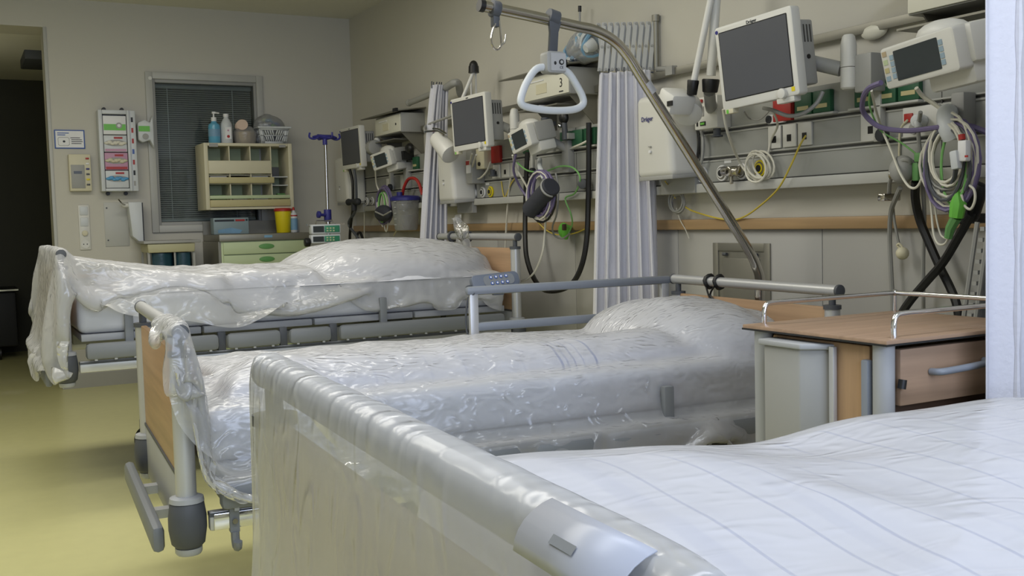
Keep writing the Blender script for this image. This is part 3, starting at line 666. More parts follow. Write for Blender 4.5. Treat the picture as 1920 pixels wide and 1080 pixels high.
# ================================================================== THE BEDS (local axes: x foot to head, y near to far side)
def bedmat(x, y, rz): return Matrix.Translation((x, y, 0)) @ Matrix.Rotation(R(rz), 4, 'Z')
def make_bed(label, M, L, W, zb, zh, raised=False, hook=False):
    t = thing('hospital_bed', label, 'bed', group='hospital beds along the media wall')
    for end, x, zt in (('foot', 0, zb), ('head', L, zh)):
        o_ = -1 if end == 'foot' else 1
        MB().cyl((x, .004, zt), (x, W - .004, zt), .0195, seg=18).build(end + '_bar', 'alu', t)
        for y in (-.006, W - .008): MB().tube([(x, y, zt), (x, y + .014, zt)], .0215, 18).build('bar_cap', 'darkgrey', t, bevel=.004)
        for y in (.035, W - .035):
            p = MB().cyl((x, y, zb - .455), (x, y, zt - .06), .026, seg=18).build(end + '_post', 'alu', t)
            MB().cyl((x, y, zt - .05), (x, y, zt - .012), .012, seg=10).cyl((x, y, zt - .064), (x, y, zt - .05), .03, seg=18).build('post_neck', 'darkgrey', p)
            MB().cyl((x, y, zb - .46), (x, y, zb - .445), .032, seg=18).build('post_collar', 'darkgrey', p)
            MB().lathe((x, y, zb - .555), [(.03, 0), (.042, .012), (.048, .05), (.048, .08), (.043, .115), (.034, .125)], 18).build('corner_bumper', 'darkgrey', p)
            MB().lathe((x, y, zb - .572), [(.03, 0), (.034, .006), (.034, .018)], 14).build('bumper_foot', 'bedgrey', p)
            MB().lathe((x, y, zb - .436), [(.044, 0), (.042, .012), (.03, .016)], 18).build('bumper_ring', 'bedgrey', p)
        MB().bb((x - .009, .055, zb - .385), (x + .009, W - .055, zt - .058)).build(end + '_board', 'wood', t, bevel=.003)
        MB().bb((x - .011, .055, zb - .56), (x + .011, W - .055, zb - .39)).build(end + '_strip', 'bedgrey', t, bevel=.004)
        MB().bb((x - .013, .05, zb - .391), (x + .013, W - .05, zb - .383)).build('edge_profile', 'darkgrey', t)
        xb = x + o_ * .068
        MB().bb((xb - .016, .08, zb - .575), (xb + .016, W - .06, zb - .505)).build('bumper_board', 'padgrey', t, bevel=.014)
        for y in (W * .35, W * .65): MB().bb((min(x, xb), y - .02, zb - .55), (max(x, xb), y + .02, zb - .525)).build('bumper_bracket', 'alu', t)
    # folded safety-rail pads, brackets and side frame on both sides
    segs = [(.075, .64), (.675, .925), (.965, 1.17), (1.21, L - .1)]
    for side, y in (('near', -.012), ('far', W + .012)):
        if side == 'far' and raised: segs_ = segs[:2]
        else: segs_ = segs
        for a, b in segs_:
            MB().bb((a, y - .02, zb - .46), (b, y + .02, zb - .388)).build('rail_pad', 'padgrey', t, bevel=.019)
            k = MB(); n_ = max(2, int((b - a) / .08))
            for i in range(n_): k.bb((a + .04 + (b - a - .08) * i / (n_ - 1) - .006, y - .012, zb - .463), (a + .04 + (b - a - .08) * i / (n_ - 1) + .006, y + .012, zb - .452))
            k.build('pad_foot', 'bedgrey', t)
        yi = y + (.03 if side == 'near' else -.03)
        for x in (.26, .658, .945, 1.19, 1.45, L - .25):
            MB().bb((x - .018, yi - .012, zb - .47), (x + .018, yi + .012, zb - (.27 if x in (.26, 1.45) else .38))).build('rail_bracket', 'darkgrey' if x not in (.26, 1.45) else 'padgrey', t, bevel=.004)
        MB().bb((.05, yi - .014, zb - .515), (L - .05, yi + .014, zb - .465)).build('side_frame', 'alu', t, bevel=.006)
        MB().bb((.05, yi - .016, zb - .478), (L - .05, yi + .016, zb - .468)).build('frame_groove', 'darkgrey', t)
    if raised:
        y = W + .012; xa, xb = 1.205, L - .03
        MB().bb((xa - .02, y - .016, zb - .028), (xb + .02, y + .016, zb + .006)).build('safety_rail', 'rail_grey', t, bevel=.012)
        MB().bb((xa + .02, y - .012, zb - .17), (xb - .02, y + .012, zb - .135)).build('safety_rail_lower', 'rail_grey', t, bevel=.008)
        for x in (xa + .01, xb - .01): MB().bb((x - .018, y - .011, zb - .44), (x + .018, y + .011, zb - .02)).build('rail_post', 'alu', t, bevel=.004)
    # lying surface, chassis, castors
    for k in range(4):
        a = .06 + (L - .12) * k / 4; MB().bb((a + .006, .05, zb - .385), (a + (L - .12) / 4 - .006, W - .05, zb - .354)).build('deck_panel', 'bedgrey', t, bevel=.004)
    MB().bb((.1, .12, zb - .47), (L - .1, .2, zb - .41)).bb((.1, W - .2, zb - .47), (L - .1, W - .12, zb - .41)).build('deck_beam', 'bedgrey', t)
    MB().bb((.4, .16, .19), (L - .4, .24, .25)).bb((.4, W - .24, .19), (L - .4, W - .16, .25)).bb((.4, .2, .19), (.48, W - .2, .25)).bb((L - .48, .2, .19), (L - .4, W - .2, .25)).build('chassis', 'bedgrey', t, bevel=.006)
    for x in (.55, L - .55):
        MB().bb((x - .1, W / 2 - .12, .2), (x + .1, W / 2 + .12, zb - .41)).build('lift_column', 'darkgrey', t, bevel=.01)
    MB().bb((.62, .18, .26), (1.0, .36, .4)).build('motor_box', 'dark', t, bevel=.015)
    for x in (.44, L - .44):
        for y in (.2, W - .2):
            c = MB().cyl((x, y - .022, .075), (x, y + .022, .075), .075, seg=22).build('castor', 'rubber', t, bevel=.008)
            MB().bb((x - .045, y - .03, .1), (x + .02, y + .03, .19)).build('castor_hood', 'bedgrey', c, bevel=.012)
    if hook:
        y = .002
        MB().bb((.06, y - .004, zb - .512), (.66, y + .004, zb - .47)).build('accessory_rail', 'chrome', t, bevel=.002)
        MB().bb((.098, y - .016, zb - .52), (.122, y + .006, zb - .455)).tube(smooth([(.11, y - .012, zb - .52), (.11, y - .014, zb - .54), (.111, y - .022, zb - .556), (.112, y - .036, zb - .552), (.112, y - .04, zb - .538)], 4), .011, 8).build('hook_clip', 'padgrey', t)
        MB().cyl((.11, y - .02, zb - .49), (.11, y - .024, zb - .49), .007).build('clip_screw', 'steel', t)
    t.matrix_basis = M
    return t

def grid_obj(name, X, Y, Z, m, skirt=None, M=None, label=None, cat=None, parent=None, sub=0):
    n, k = X.shape; vs = np.stack([X, Y, Z], -1).reshape(-1, 3)
    ii, jj = np.meshgrid(np.arange(n - 1), np.arange(k - 1), indexing='ij'); a = (ii * k + jj).ravel()
    F_ = np.stack([a, a + k, a + k + 1, a + 1], -1)
    fs = F_.tolist()
    if skirt is not None:      # close the underside: border drops to the skirt height
        bd = [(i, 0) for i in range(n)] + [(n - 1, j) for j in range(1, k)] + [(i, k - 1) for i in range(n - 2, -1, -1)] + [(0, j) for j in range(k - 2, 0, -1)]
        base = len(vs); idx = [i * k + j for i, j in bd]; low = vs[idx].copy(); low[:, 2] = np.minimum(low[:, 2] - .001, skirt)
        vs = np.vstack([vs, low]); nb = len(bd)
        for q in range(nb): fs.append([idx[q], base + q, base + (q + 1) % nb, idx[(q + 1) % nb]])
    me = bpy.data.meshes.new(name); me.from_pydata(vs.tolist(), [], fs)
    bm = bmesh.new(); bm.from_mesh(me); bmesh.ops.recalc_face_normals(bm, faces=bm.faces)
    for f in bm.faces: f.smooth = True
    bm.to_mesh(me); bm.free()
    me.materials.append(MATS[m]); o = bpy.data.objects.new(name, me); COL.objects.link(o)
    if M is not None: o.matrix_basis = M
    if parent is not None: o.parent = parent
    if sub: md = o.modifiers.new('sub', 'SUBSURF'); md.levels = sub; md.render_levels = sub
    return tag(o, label, cat)

# ---- cloth: a small position-based solver that lets a sheet fall over a height field
HX0, HY0, HD = -.7, -.8, .0125
def field(L, W, fn):
    nx, ny = int((L + 1.4) / HD), int((W + 1.6) / HD)
    X, Y = np.meshgrid(HX0 + HD * np.arange(nx), HY0 + HD * np.arange(ny), indexing='ij'); return fn(X, Y)
def blur(H, n):
    for _ in range(n):
        H = (np.roll(H, 1, 0) + np.roll(H, -1, 0) + 2 * H) / 4; H = (np.roll(H, 1, 1) + np.roll(H, -1, 1) + 2 * H) / 4
    return H
def sample(H, x, y):
    u = np.clip((x - HX0) / HD, 0, H.shape[0] - 1.001); v = np.clip((y - HY0) / HD, 0, H.shape[1] - 1.001)
    i = u.astype(int); j = v.astype(int); a = u - i; b = v - j
    return H[i, j] * (1 - a) * (1 - b) + H[i + 1, j] * a * (1 - b) + H[i, j + 1] * (1 - a) * b + H[i + 1, j + 1] * a * b
def drape(H, X, Y, zstart, slack=1.03, steps=150, iters=9, seed=1, fric=.55, keep=None):
    n, k = X.shape; nz = Noise(seed + 50)
    P = np.stack([X, Y, np.zeros_like(X)], -1)
    P[..., 2] = zstart + .012 * nz(X * 22, Y * 22) + .01 * np.random.default_rng(seed).random(X.shape)
    fl = np.stack([X, Y, X * 0], -1); V = np.zeros_like(P)
    Gx, Gy = np.gradient(blur(H, 4), HD)
    cons = []
    def pair(di, dj, stiff):
        A = fl[max(0, -di):n - max(0, di), max(0, -dj):k - max(0, dj)]; Bq = fl[max(0, di):n - max(0, -di) if di < 0 else n, :][:, max(0, dj):k - max(0, -dj) if dj < 0 else k]
        rest = np.linalg.norm(Bq - A, axis=-1) * (1 + (slack - 1) * (2 * nz(A[..., 0] * 9, A[..., 1] * 9)))
        for par in (0, 1):
            ax = 0 if di else 1; stp = abs(di) if di else abs(dj)
            idx = np.arange(A.shape[ax]); sel = idx[(idx // max(1, stp)) % 2 == par]
            cons.append((di, dj, ax, sel, rest, stiff))
    pair(1, 0, 1); pair(0, 1, 1); pair(1, 1, .5); pair(1, -1, .5); pair(2, 0, .12); pair(0, 2, .12)
    dt = 1 / 36
    for st in range(steps):
        Q = P.copy(); V[..., 2] -= 9.8 * dt; V *= .93 if st < steps * .7 else .8
        P = P + V * dt
        for it in range(iters):
            for (di, dj, ax, sel, rest, stiff) in cons:
                A = P[max(0, -di):n - max(0, di), max(0, -dj):k - max(0, dj)]; B_ = P[max(0, di):n - max(0, -di), max(0, dj):k - max(0, -dj)]
                a = np.take(A, sel, ax); b = np.take(B_, sel, ax); r = np.take(rest, sel, ax)
                d = b - a; l = np.sqrt((d * d).sum(-1)) + 1e-9; c = (d * (stiff * .5 * (l - r) / l)[..., None])
                if stiff < .2: c *= 1
                if ax == 0: A[sel] += c; B_[sel] -= c
                else: A[:, sel] += c; B_[:, sel] -= c
            if it % 3 == 2 or it == iters - 1:
                h = sample(H, P[..., 0], P[..., 1]) + .009; pen = h - P[..., 2]; hit = pen > 0
                deep = hit & (pen > .09)
                gx = sample(Gx, P[..., 0], P[..., 1]); gy = sample(Gy, P[..., 0], P[..., 1]); gl = np.sqrt(gx * gx + gy * gy) + 1e-6
                push = deep & (gl > .6) & (np.abs(P[..., 0]) > .03)
                P[..., 0] -= np.where(push, .006 * gx / gl, 0); P[..., 1] -= np.where(push, .006 * gy / gl, 0)
                up = hit & ~push
                P[..., 2] += np.where(up, pen, 0)
                for c_ in (0, 1): P[..., c_] = np.where(up, P[..., c_] - fric * (P[..., c_] - Q[..., c_]), P[..., c_])
        P[..., 2] = np.maximum(P[..., 2], .012)
        V = (P - Q) / dt
        sp = np.linalg.norm(V, axis=-1, keepdims=True); V *= np.minimum(1, 1.0 / (sp + 1e-9))
    return P
def crumple(P, amp, sc, seed, H=None):
    """push the draped sheet along its normal by sharp random creases"""
    gu = np.gradient(P, axis=0); gv = np.gradient(P, axis=1); nn = np.cross(gu, gv); nn /= np.linalg.norm(nn, axis=-1, keepdims=True) + 1e-9
    n, k = P.shape[:2]; I, J = np.meshgrid(np.arange(n), np.arange(k), indexing='ij')
    a, b = I * .02 * sc, J * .02 * sc; w = NZ[(seed + 3) % 8](a * .6, b * .6) * 2.4
    d = ridged(a + w, b * 1.7 - w, seed % 8) ** 3 * .6 + ridged(a * 2.3 - w, b * 1.9 + w, (seed + 1) % 8) ** 3 * .4 + .3 * NZ[(seed + 2) % 8](a * .7, b * .7)
    d *= .25 + .9 * ss(.45, .75, NZ[(seed + 5) % 8](a * .35 + 3, b * .35))
    Q = P + nn * (amp * d)[..., None]
    return Q

def sheet_grid(x0, x1, y0, y1, d=.021):
    nx, ny = int(round((x1 - x0) / d)) + 1, int(round((y1 - y0) / d)) + 1
    return np.meshgrid(np.linspace(x0, x1, nx), np.linspace(y0, y1, ny), indexing='ij')
def box_h(X, Y, x0, x1, y0, y1, top, r=.04, base=0):
    """height of a block with rounded upper edges"""
    e = np.minimum(np.minimum(X - x0, x1 - X), np.minimum(Y - y0, y1 - Y)); q = np.clip(e / r, 0, 1)
    h = top - r * (1 - np.sqrt(np.clip(1 - (1 - q) ** 2, 0, 1))); return np.where(e > 0, h, base)
def bed_field(L, W, zb, zm, extra, head=True, rails=True, tent=None):
    def fn(X, Y):
        H = np.zeros_like(X)
        if tent: H = np.maximum(H, np.where((X > .02) & (X < tent[0]) & (Y > .02) & (Y < W - .02), zb - .01 - (zb - .01 - tent[1]) * np.clip(X / tent[0], 0, 1) ** .75, 0))
        H = np.maximum(H, box_h(X, Y, .05, L - .05, .045, W - .045, zm, .05))
        inb = (Y > -.018) & (Y < W + .018)
        H = np.maximum(H, np.where((np.abs(X) < .036) & inb, zb + .02 - .35 * np.maximum(0, np.abs(X) - .01), 0))
        H = np.maximum(H, np.where((np.abs(X) < .03) & (Y > .0) & (Y < W), zb - .06, 0))
        H = np.maximum(H, np.where((np.abs(X) < .09) & (Y > .08) & (Y < W - .08), zb - .46, 0))
        for y in (.035, W - .035): H = np.maximum(H, np.where((X ** 2 + (Y - y) ** 2) < .05 ** 2, zb - .44, 0))
        if head: H = np.maximum(H, np.where((np.abs(X - L) < .03) & inb, zb, 0))
        if rails: H = np.maximum(H, np.where((Y > -.034) & (Y < W + .034) & (X > .07) & (X < L - .1), zb - .386, 0))
        return np.maximum(H, extra(X, Y))
    return field(L, W, fn)
def bedding(name, label, cat, L, M, fn, x0, x1, y0, y1, zlow, m, d=.018, sub=1, group=None):
    X, Y = sheet_grid(x0, x1, y0, y1, d); Z = fn(X, Y)
    o = grid_obj(name, X, Y, Z, m, skirt=zlow, M=M, label=label, cat=cat, sub=sub)
    if group: o['group'] = group
    return o
def mattress(label, M, L, W, zm, zlow):
    mb = MB().bb((.055, .05, zlow), (L - .055, W - .05, zm))
    o = mb.build('mattress', 'mattress', None, bevel=.035, seg=4); o.matrix_basis = M; return tag(o, label, 'mattress')
def lump(X, Y, cx, cy, rx, ry, h, p=2.6):
    q = (np.abs((X - cx) / rx) ** p + np.abs((Y - cy) / ry) ** p); return h * np.clip(1 - q, 0, 1) ** .55
def film(label, M, H, Xs, Ys, z0, m, amp=.006, sc=9, seed=1, slack=1.03, steps=150, iters=9, fric=.55):
    P = drape(H, Xs, Ys, z0, slack, steps, iters, seed, fric); P = crumple(P, amp, sc, seed)
    return grid_obj('plastic_cover', P[..., 0], P[..., 1], P[..., 2], m, M=M, label=label, cat='plastic sheet', sub=1)

# ------------------------------------------------------------------ bed in the back (bed one)
L1, W1, Z1 = 2.21, 1.0, 1.065; M1 = bedmat(.391, 4.82 - .035, 0)
make_bed('grey framed hospital bed under plastic, farthest from the viewer', M1, L1, W1, Z1, Z1 + .005)
zm1 = Z1 - .185
mattress('white mattress of the farthest bed', M1, L1, W1, zm1, Z1 - .352)
def duv1(X, Y):
    e = box_h(X, Y, .22, 1.16, .06, .94, zm1 + .07, .07, zm1 - .002)
    return e + np.where(e > zm1, .022 * NZ[1](X * 7, Y * 9) + .014 * ridged(X * 6 + Y * 3, Y * 8, 2) - .02, 0)
def pil1(X, Y): return zm1 - .004 + lump(X, Y, 1.66, .5, .62, .46, .185, 2.3) * (1 + .06 * NZ[2](X * 8, Y * 8))
bedding('duvet', 'white duvet lying flat on the farthest bed', 'duvet', L1, M1, duv1, .22, 1.16, .06, .94, zm1 - .004, 'linen')
bedding('pillow_pile', 'high white mound of pillows on the farthest bed', 'pillows', L1, M1, pil1, 1.04, 2.15, .03, .97, zm1 - .006, 'linen')
H1 = bed_field(L1, W1, Z1, zm1, lambda X, Y: np.maximum(np.where((X > .22) & (X < 1.16) & (Y > .06) & (Y < .94), duv1(X, Y), 0), np.where((X > 1.04) & (X < 2.15) & (Y > .03) & (Y < .97), pil1(X, Y), 0)), tent=(.7, zm1 + .05))
Xs, Ys = sheet_grid(-.52, 2.16, -.16, 1.25, .022); Ys = np.where(Ys < 0, Ys * (1 + .55 * ss(1.7, .7, Xs)), Ys)
film('clear crinkled plastic cover draped over the whole farthest bed', M1, H1, Xs, Ys, Z1 + .1, 'film_far', amp=.011, sc=8, seed=2, slack=1.03, fric=.8)

# ------------------------------------------------------------------ middle bed (bed two)
L2, W2, Z2 = 2.13, .99, .903; M2 = bedmat(.482, 2.665, -3.2)
make_bed('grey framed hospital bed with raised far side rail, standing in the middle', M2, L2, W2, Z2, Z2 - .008, raised=True, hook=True)
zm2 = Z2 - .214
mattress('white mattress of the middle bed', M2, L2, W2, zm2, Z2 - .352)
def duv2(X, Y):
    e = box_h(X, Y, .13, 1.66, .13, .9, zm2 + .036, .036, zm2 - .002) + .05 * np.exp(-((Y - .30) / .16) ** 2) * ss(.13, .24, X) * ss(1.66, 1.55, X) * ss(.13, .22, Y)
    w = .016 * NZ[3](X * 6, Y * 4) + .01 * ridged(X * 9, Y * 3 + X * 2, 4) * (1 - ss(.7, 1.1, X)) + .02 * ss(.5, .1, Y) * (NZ[5](X * 1.5, Y) - .3) - .012
    roll = -.03 * np.exp(-((Y - .42) / .06) ** 2) * ss(.2, .6, X)
    return e + np.where(e > zm2 + .01, w + roll, 0)
def pil2(X, Y): return zm2 - .004 + lump(X, Y, 1.83, .52, .30, .44, .155, 2.4) * (1 + .08 * NZ[4](X * 8, Y * 8))
stp = [(1.15, .004, .9), (1.17, .003, .6), (1.195, .003, .8), (1.225, .0025, .6), (1.27, .004, 1)] + [(x, .002, .35) for x in (.28, .36, .44, .55, .63, .72, .83, .92, 1.02)]
linen_mat('linen_two', (226, 227, 236), stp)
bedding('duvet', 'white duvet with thin blue stripes folded on the middle bed', 'duvet', L2, M2, duv2, .13, 1.66, .13, .9, zm2 - .004, 'linen_two', d=.015)
bedding('pillow', 'plump white pillow at the head of the middle bed', 'pillow', L2, M2, pil2, 1.53, 2.075, .08, .96, zm2 - .006, 'linen')
H2 = bed_field(L2, W2, Z2, zm2, lambda X, Y: np.maximum(np.where((X > .13) & (X < 1.66) & (Y > .13) & (Y < .9), duv2(X, Y), 0), np.where((X > 1.53) & (X < 2.075) & (Y > .08) & (Y < .96), pil2(X, Y), 0)))
Xs, Ys = sheet_grid(0, 1, -.36, .95, .021)
nx = 124; u = np.linspace(0, 1, nx)[:, None]; yv = Ys[0][None, :]
st = -.27 + .40 * ss(.30, .46, yv); Xs2 = st + (2.10 - st) * u; Ys2 = np.repeat(yv, nx, 0); Ys2 = np.where(Ys2 < 0, Ys2 * (.70 + .12 * ss(.3, .05, Xs2) + .26 * ss(.2, .9, Xs2)), Ys2)
film('clear crinkled plastic cover over the middle bed and half of its foot bar', M2, H2, Xs2, Ys2, Z2 + .1, 'film', amp=.011, sc=11, seed=4, slack=1.035)

# ------------------------------------------------------------------ front bed (bed three)
L3, W3, Z3 = 2.13, 1.0, .966; M3 = bedmat(.314, .387, -2.75)
make_bed('nearest hospital bed, wrapped in thick plastic in the foreground', M3, L3, W3, Z3, Z3)
zm3 = Z3 - .26
mattress('white mattress of the nearest bed', M3, L3, W3, zm3, Z3 - .40)
def duv3(X, Y):
    e = box_h(X, Y, .18, 1.95, .03, .97, zm3 + .105, .08, zm3 - .002)
    w = .03 * NZ[6](X * 4, Y * 5) + .018 * ridged(X * 5 + Y * 2.5, Y * 3 - X, 7) * (1 - .6 * ss(.5, 1.0, X)) - .028 - .028 * np.exp(-((Y - .3) / .2) ** 2)
    return e + np.where(e > zm3 + .01, w, 0)
def pil3(X, Y): return zm3 - .004 + lump(X, Y, 1.85, .5, .27, .42, .18, 2.5)
stp = [(x, .0028, .8) for x in (.42, .52, .60, .68, .79, .88, .97, 1.06, 1.17, 1.28, 1.4, 1.52)] + [(.37, .016, .22), (.565, .012, .2), (.74, .006, .2)]
linen_mat('linen_three', (228, 229, 240), stp)
bedding('duvet', 'white duvet with thin blue stripes on the nearest bed', 'duvet', L3, M3, duv3, .18, 1.6, .03, .97, zm3 - .004, 'linen_three', d=.015)
bedding('pillow', 'white pillow at the hidden head of the nearest bed', 'pillow', L3, M3, pil3, 1.6, 2.07, .08, .92, zm3 - .006, 'linen')
H3 = bed_field(L3, W3, Z3, zm3, lambda X, Y: np.maximum(np.where((X > .18) & (X < 1.6) & (Y > .03) & (Y < .97), duv3(X, Y), 0), np.where((X > 1.6) & (X < 2.07) & (Y > .08) & (Y < .92), pil3(X, Y), 0)), tent=(.3, zm3 + .1))
Xs, Ys = sheet_grid(-.62, 1.9, -.35, 1.13, .02); Ys = np.where(Ys > .9, .9 + (Ys - .9) * (.55 + .45 * ss(-.1, .4, Xs)), Ys)
film('thick milky plastic cover hanging over the foot of the nearest bed', M3, H3, Xs, Ys, Z3 + .08, 'film_thick', amp=.002, sc=9, seed=6, slack=1.025, fric=.5)
# label pocket stuck on the front bar
p0, p1 = .42, .535
t = thing('label_pocket', 'clear label pocket with white card stuck on the nearest foot bar', 'label')
arc = [R(a) for a in range(106, 190, 12)]
lp = MB(); vs = []; 
for y in (p0, p1): vs += [(.0375 * math.cos(a), y - .385, Z3 + .0305 * math.sin(a)) for a in arc]
n = len(arc); lp.add(vs, [(i, i + 1, n + i + 1, n + i) for i in range(n - 1)]); lo = lp.build('card', 'pocket', t)
lo.modifiers.new('s', 'SOLIDIFY').thickness = .001; a0, a1 = R(140), R(150); MB().add([(.0384 * math.cos(a0), .085, Z3 + .0314 * math.sin(a0)), (.0384 * math.cos(a0), .112, Z3 + .0314 * math.sin(a0)), (.0384 * math.cos(a1), .112, Z3 + .0314 * math.sin(a1)), (.0384 * math.cos(a1), .085, Z3 + .0314 * math.sin(a1))], [(0, 1, 2, 3)]).build('printed_bar', 'padgrey', t); t.matrix_basis = M3

# hand control on the raised rail, its cable, bar straps
def on2(x, y, z): return M2 @ Vector((x, y, z))
pa, pb = PY(888, 530, 3.62), PY(972, 520, 3.62)
u = (pb - pa); Mh = frame((pa + pb) / 2, u, Vector((0, .45, 1)))
t = thing('hand_control', 'grey blue bed hand control with eight blue buttons on the raised rail', 'remote control', M=Mh)
w_, h_ = u.length, .062
b_ = MB().prism([Mh @ Vector((x, y, -.028)) for x, y in rrect(0, 0, w_ + .01, h_, .02)], Mh.to_3x3() @ Vector((0, 0, .028)))
b_.build('housing', 'control_grey', t, bevel=.006)
MB().prism([Mh @ Vector((x, y, .0)) for x, y in rrect(.012, 0, w_ * .68, h_ * .72, .018)], Mh.to_3x3() @ Vector((0, 0, .0015))).build('key_field', 'padgrey', t)
for i in range(4):
    for j in (-1, 1):
        x, y = -.022 + .0225 * i, .0125 * j
        k = MB().cyl(Mh @ Vector((x, y, .001)), Mh @ Vector((x, y, .004)), .0068, seg=14).build('button', 'label_blue', t)
        MB().cyl(Mh @ Vector((x, y, .004)), Mh @ Vector((x, y, .005)), .0036, seg=10).build('button_dot', 'label_white', k)
MB().box(Mh @ Vector((.0, -h_ / 2 - .012, -.012)), (.05, .02, .03)).build('hanger_clip', 'control_grey', t, bevel=.005)
c = [Mh @ Vector((-w_ / 2, -.006, -.012)), Mh @ Vector((-w_ / 2 - .03, -.012, -.012)), on2(1.215, W2 + .0, Z2 - .02), on2(1.195, W2 + .02, Z2 - .05), on2(1.2, W2 + .03, Z2 - .2), on2(1.3, W2 - .05, Z2 - .43)]
MB().tube(smooth(c, 6), .004, 6).build('cable', 'darkgrey', t)
hb = on2(L2, W2 * .74, Z2 - .008)
for k, dy in enumerate((.0, -.06)):
    y = hb.y + dy
    t = thing('cable_strap', ('black strap round the head bar of the middle bed, farther one', 'black strap round the head bar of the middle bed, nearer one')[k], 'strap', (hb.x, y, hb.z))
    MB().tube([(hb.x + .024 * math.cos(a), y + .004 * math.sin(3 * a), hb.z + .024 * math.sin(a)) for a in np.linspace(0, 2 * PI, 14)[:-1]], .009, 6, closed=True).build('loop', 'black', t)
    MB().tube(smooth([(hb.x - .022, y, hb.z - .01), (hb.x - .02, y - .02 + .05 * k, hb.z - .06), (hb.x - .015, y - .05 - .04 * k, hb.z - .1), (hb.x + .0, y - .06 - .06 * k, hb.z - .16)], 5), .004, 6).build('loose_end', 'black', t)
# crumpled plastic scrap on the head bar of the farthest bed
q = PX(880, 450, .391 + L1)
t = thing('plastic_bag', 'small crumpled clear plastic bag hooked on the far head bar', 'bag', (q.x, q.y, Z1 - .1))
uu = np.linspace(0, 1, 15); Xg, Yg = np.meshgrid(uu, uu, indexing='ij')
for k, (off, hgt, wd_, lean) in enumerate(((-.03, .14, .17, .10), (-.04, -.30, .26, -.12))):
    yy = q.y + (Yg - .5) * wd_ * (1 - .5 * Xg if k == 0 else .7 + .5 * Xg) + lean * Xg + .01 * np.sin(9 * Xg + 4 * Yg); zz = Z1 - .015 + hgt * Xg + .012 * np.sin(8 * Yg + 5 * Xg); xx = q.x + off + .022 * np.sin(11 * Yg + 3 * Xg) * (.3 + Xg)
    o = grid_obj('bag_flap', xx - q.x, yy - q.y, zz - (Z1 - .1), 'bag_film', parent=t, sub=1)
for y_ in (q.y + .23, q.y + .02):
    tag(MB().tube([(q.x + .026 * math.cos(a), y_, Z1 + .005 + .026 * math.sin(a)) for a in np.linspace(0, 2 * PI, 14)[:-1]], .009, 6, closed=True).tube([(q.x, y_, Z1 - .02), (q.x - .005, y_ - .01, Z1 - .09)], .012, 6).build('bar_hook', 'darkgrey'), 'dark clamp hook on the head bar of the farthest bed, %s' % ('left of the bag' if y_ > q.y + .1 else 'behind the bag'), 'hook')

# ------------------------------------------------------------------ trapeze over the middle bed
YT = 3.05
def T(px, py): return PY(px, py, YT)
t = thing('trapeze_pole', 'bent steel bed hoist pole rising over the middle bed', 'bed hoist', (T(1425, 545).x, YT, .3))
b0 = T(1424, 548); bend = T(1418, 500)
path = [Vector((b0.x, YT, .32)), Vector((b0.x, YT, .6)), b0, T(1424, 520), bend, T(1404, 470)] + [T(*p) for p in ((1330, 350), (1250, 222), (1200, 142), (1176, 104), (1150, 76), (1115, 57), (1080, 49), (1000, 31), (905, 11))]
MB().tube(smooth(path, 6), .0185, 18).build('tube', 'steel', t)
e0, e1 = T(905, 11), T(898, 9.5); MB().cyl(e0 + (e0 - e1) * .3, e1, .0205, seg=18).build('end_cap', 'black', t)
c0, c1 = T(1210, 155), T(1222, 174); MB().tube([c0, c1], .0205, 18).build('joint_sleeve', 'alu', t)
k0 = T(928, 16); MB().tube([k0 + Vector((-.014, 0, 0)), k0 + Vector((.014, 0, -.004))], .028, 16).bb((k0.x - .012, YT - .012, k0.z - .06), (k0.x + .012, YT + .012, k0.z)).build('sliding_clip', 'darkgrey', t, bevel=.003)
MB().tube(smooth([k0 + Vector((-.005, -.01, -.05)), k0 + Vector((-.02, -.012, -.085)), k0 + Vector((-.022, -.012, -.115)), k0 + Vector((-.006, -.012, -.135)), k0 + Vector((.012, -.012, -.12)), k0 + Vector((.012, -.012, -.08)), k0 + Vector((.01, -.01, -.04))], 4), .0035, 6).tube(smooth([k0 + Vector((.012, -.014, -.12)), k0 + Vector((.022, -.02, -.11)), k0 + Vector((.026, -.02, -.085))], 4), .003, 6).build('wire_hook', 'steel', t)
MB().cyl(Vector((b0.x, YT, .3)), Vector((b0.x, YT, .5)), .026).bb((b0.x - .09, YT - .025, .42), (b0.x + .03, YT + .025, .46)).build('socket_tube', 'darkgrey', t)
t = thing('hoist_triangle', 'white triangular grab handle on a grey strap hanging from the hoist', 'grab handle', (T(1036, 110).x, YT, T(1036, 110).z))
s0 = T(1036, 33); 
MB().tube([s0 + Vector((-.018, 0, .004)), s0 + Vector((.018, 0, -.005))], .027, 16).build('strap_loop', 'darkgrey', t)
st = T(1034, 102); MB().prism([(s0.x - .024, YT - .02, s0.z - .015), (s0.x + .024, YT - .02, s0.z - .015), (s0.x + .016, YT - .012, s0.z - .05), (st.x + .016, YT - .012, st.z - .01), (st.x - .016, YT - .012, st.z - .01), (s0.x - .016, YT - .012, s0.z - .05)], (0, .014, 0)).build('strap', 'darkgrey', t, bevel=.002)
h0, h1 = T(1017, 100), T(1054, 137)
gx = (h0.x + h1.x) / 2
MB().prism([Vector((gx + a, YT - .03, (h0.z + h1.z) / 2 + b)) for a, b in rrect(0, 0, .074, .072, .012)], (0, .05, 0)).build('adjuster', 'grey_plastic', t, bevel=.004)
MB().bb((gx - .024, YT - .033, h1.z + .002), (gx + .034, YT - .029, h0.z - .002)).build('adjuster_plate', 'alu', t)
MB().cyl((gx + .016, YT - .033, (h0.z + h1.z) / 2), (gx + .016, YT - .035, (h0.z + h1.z) / 2), .0095, seg=16).build('arrow_mark', 'black', t)
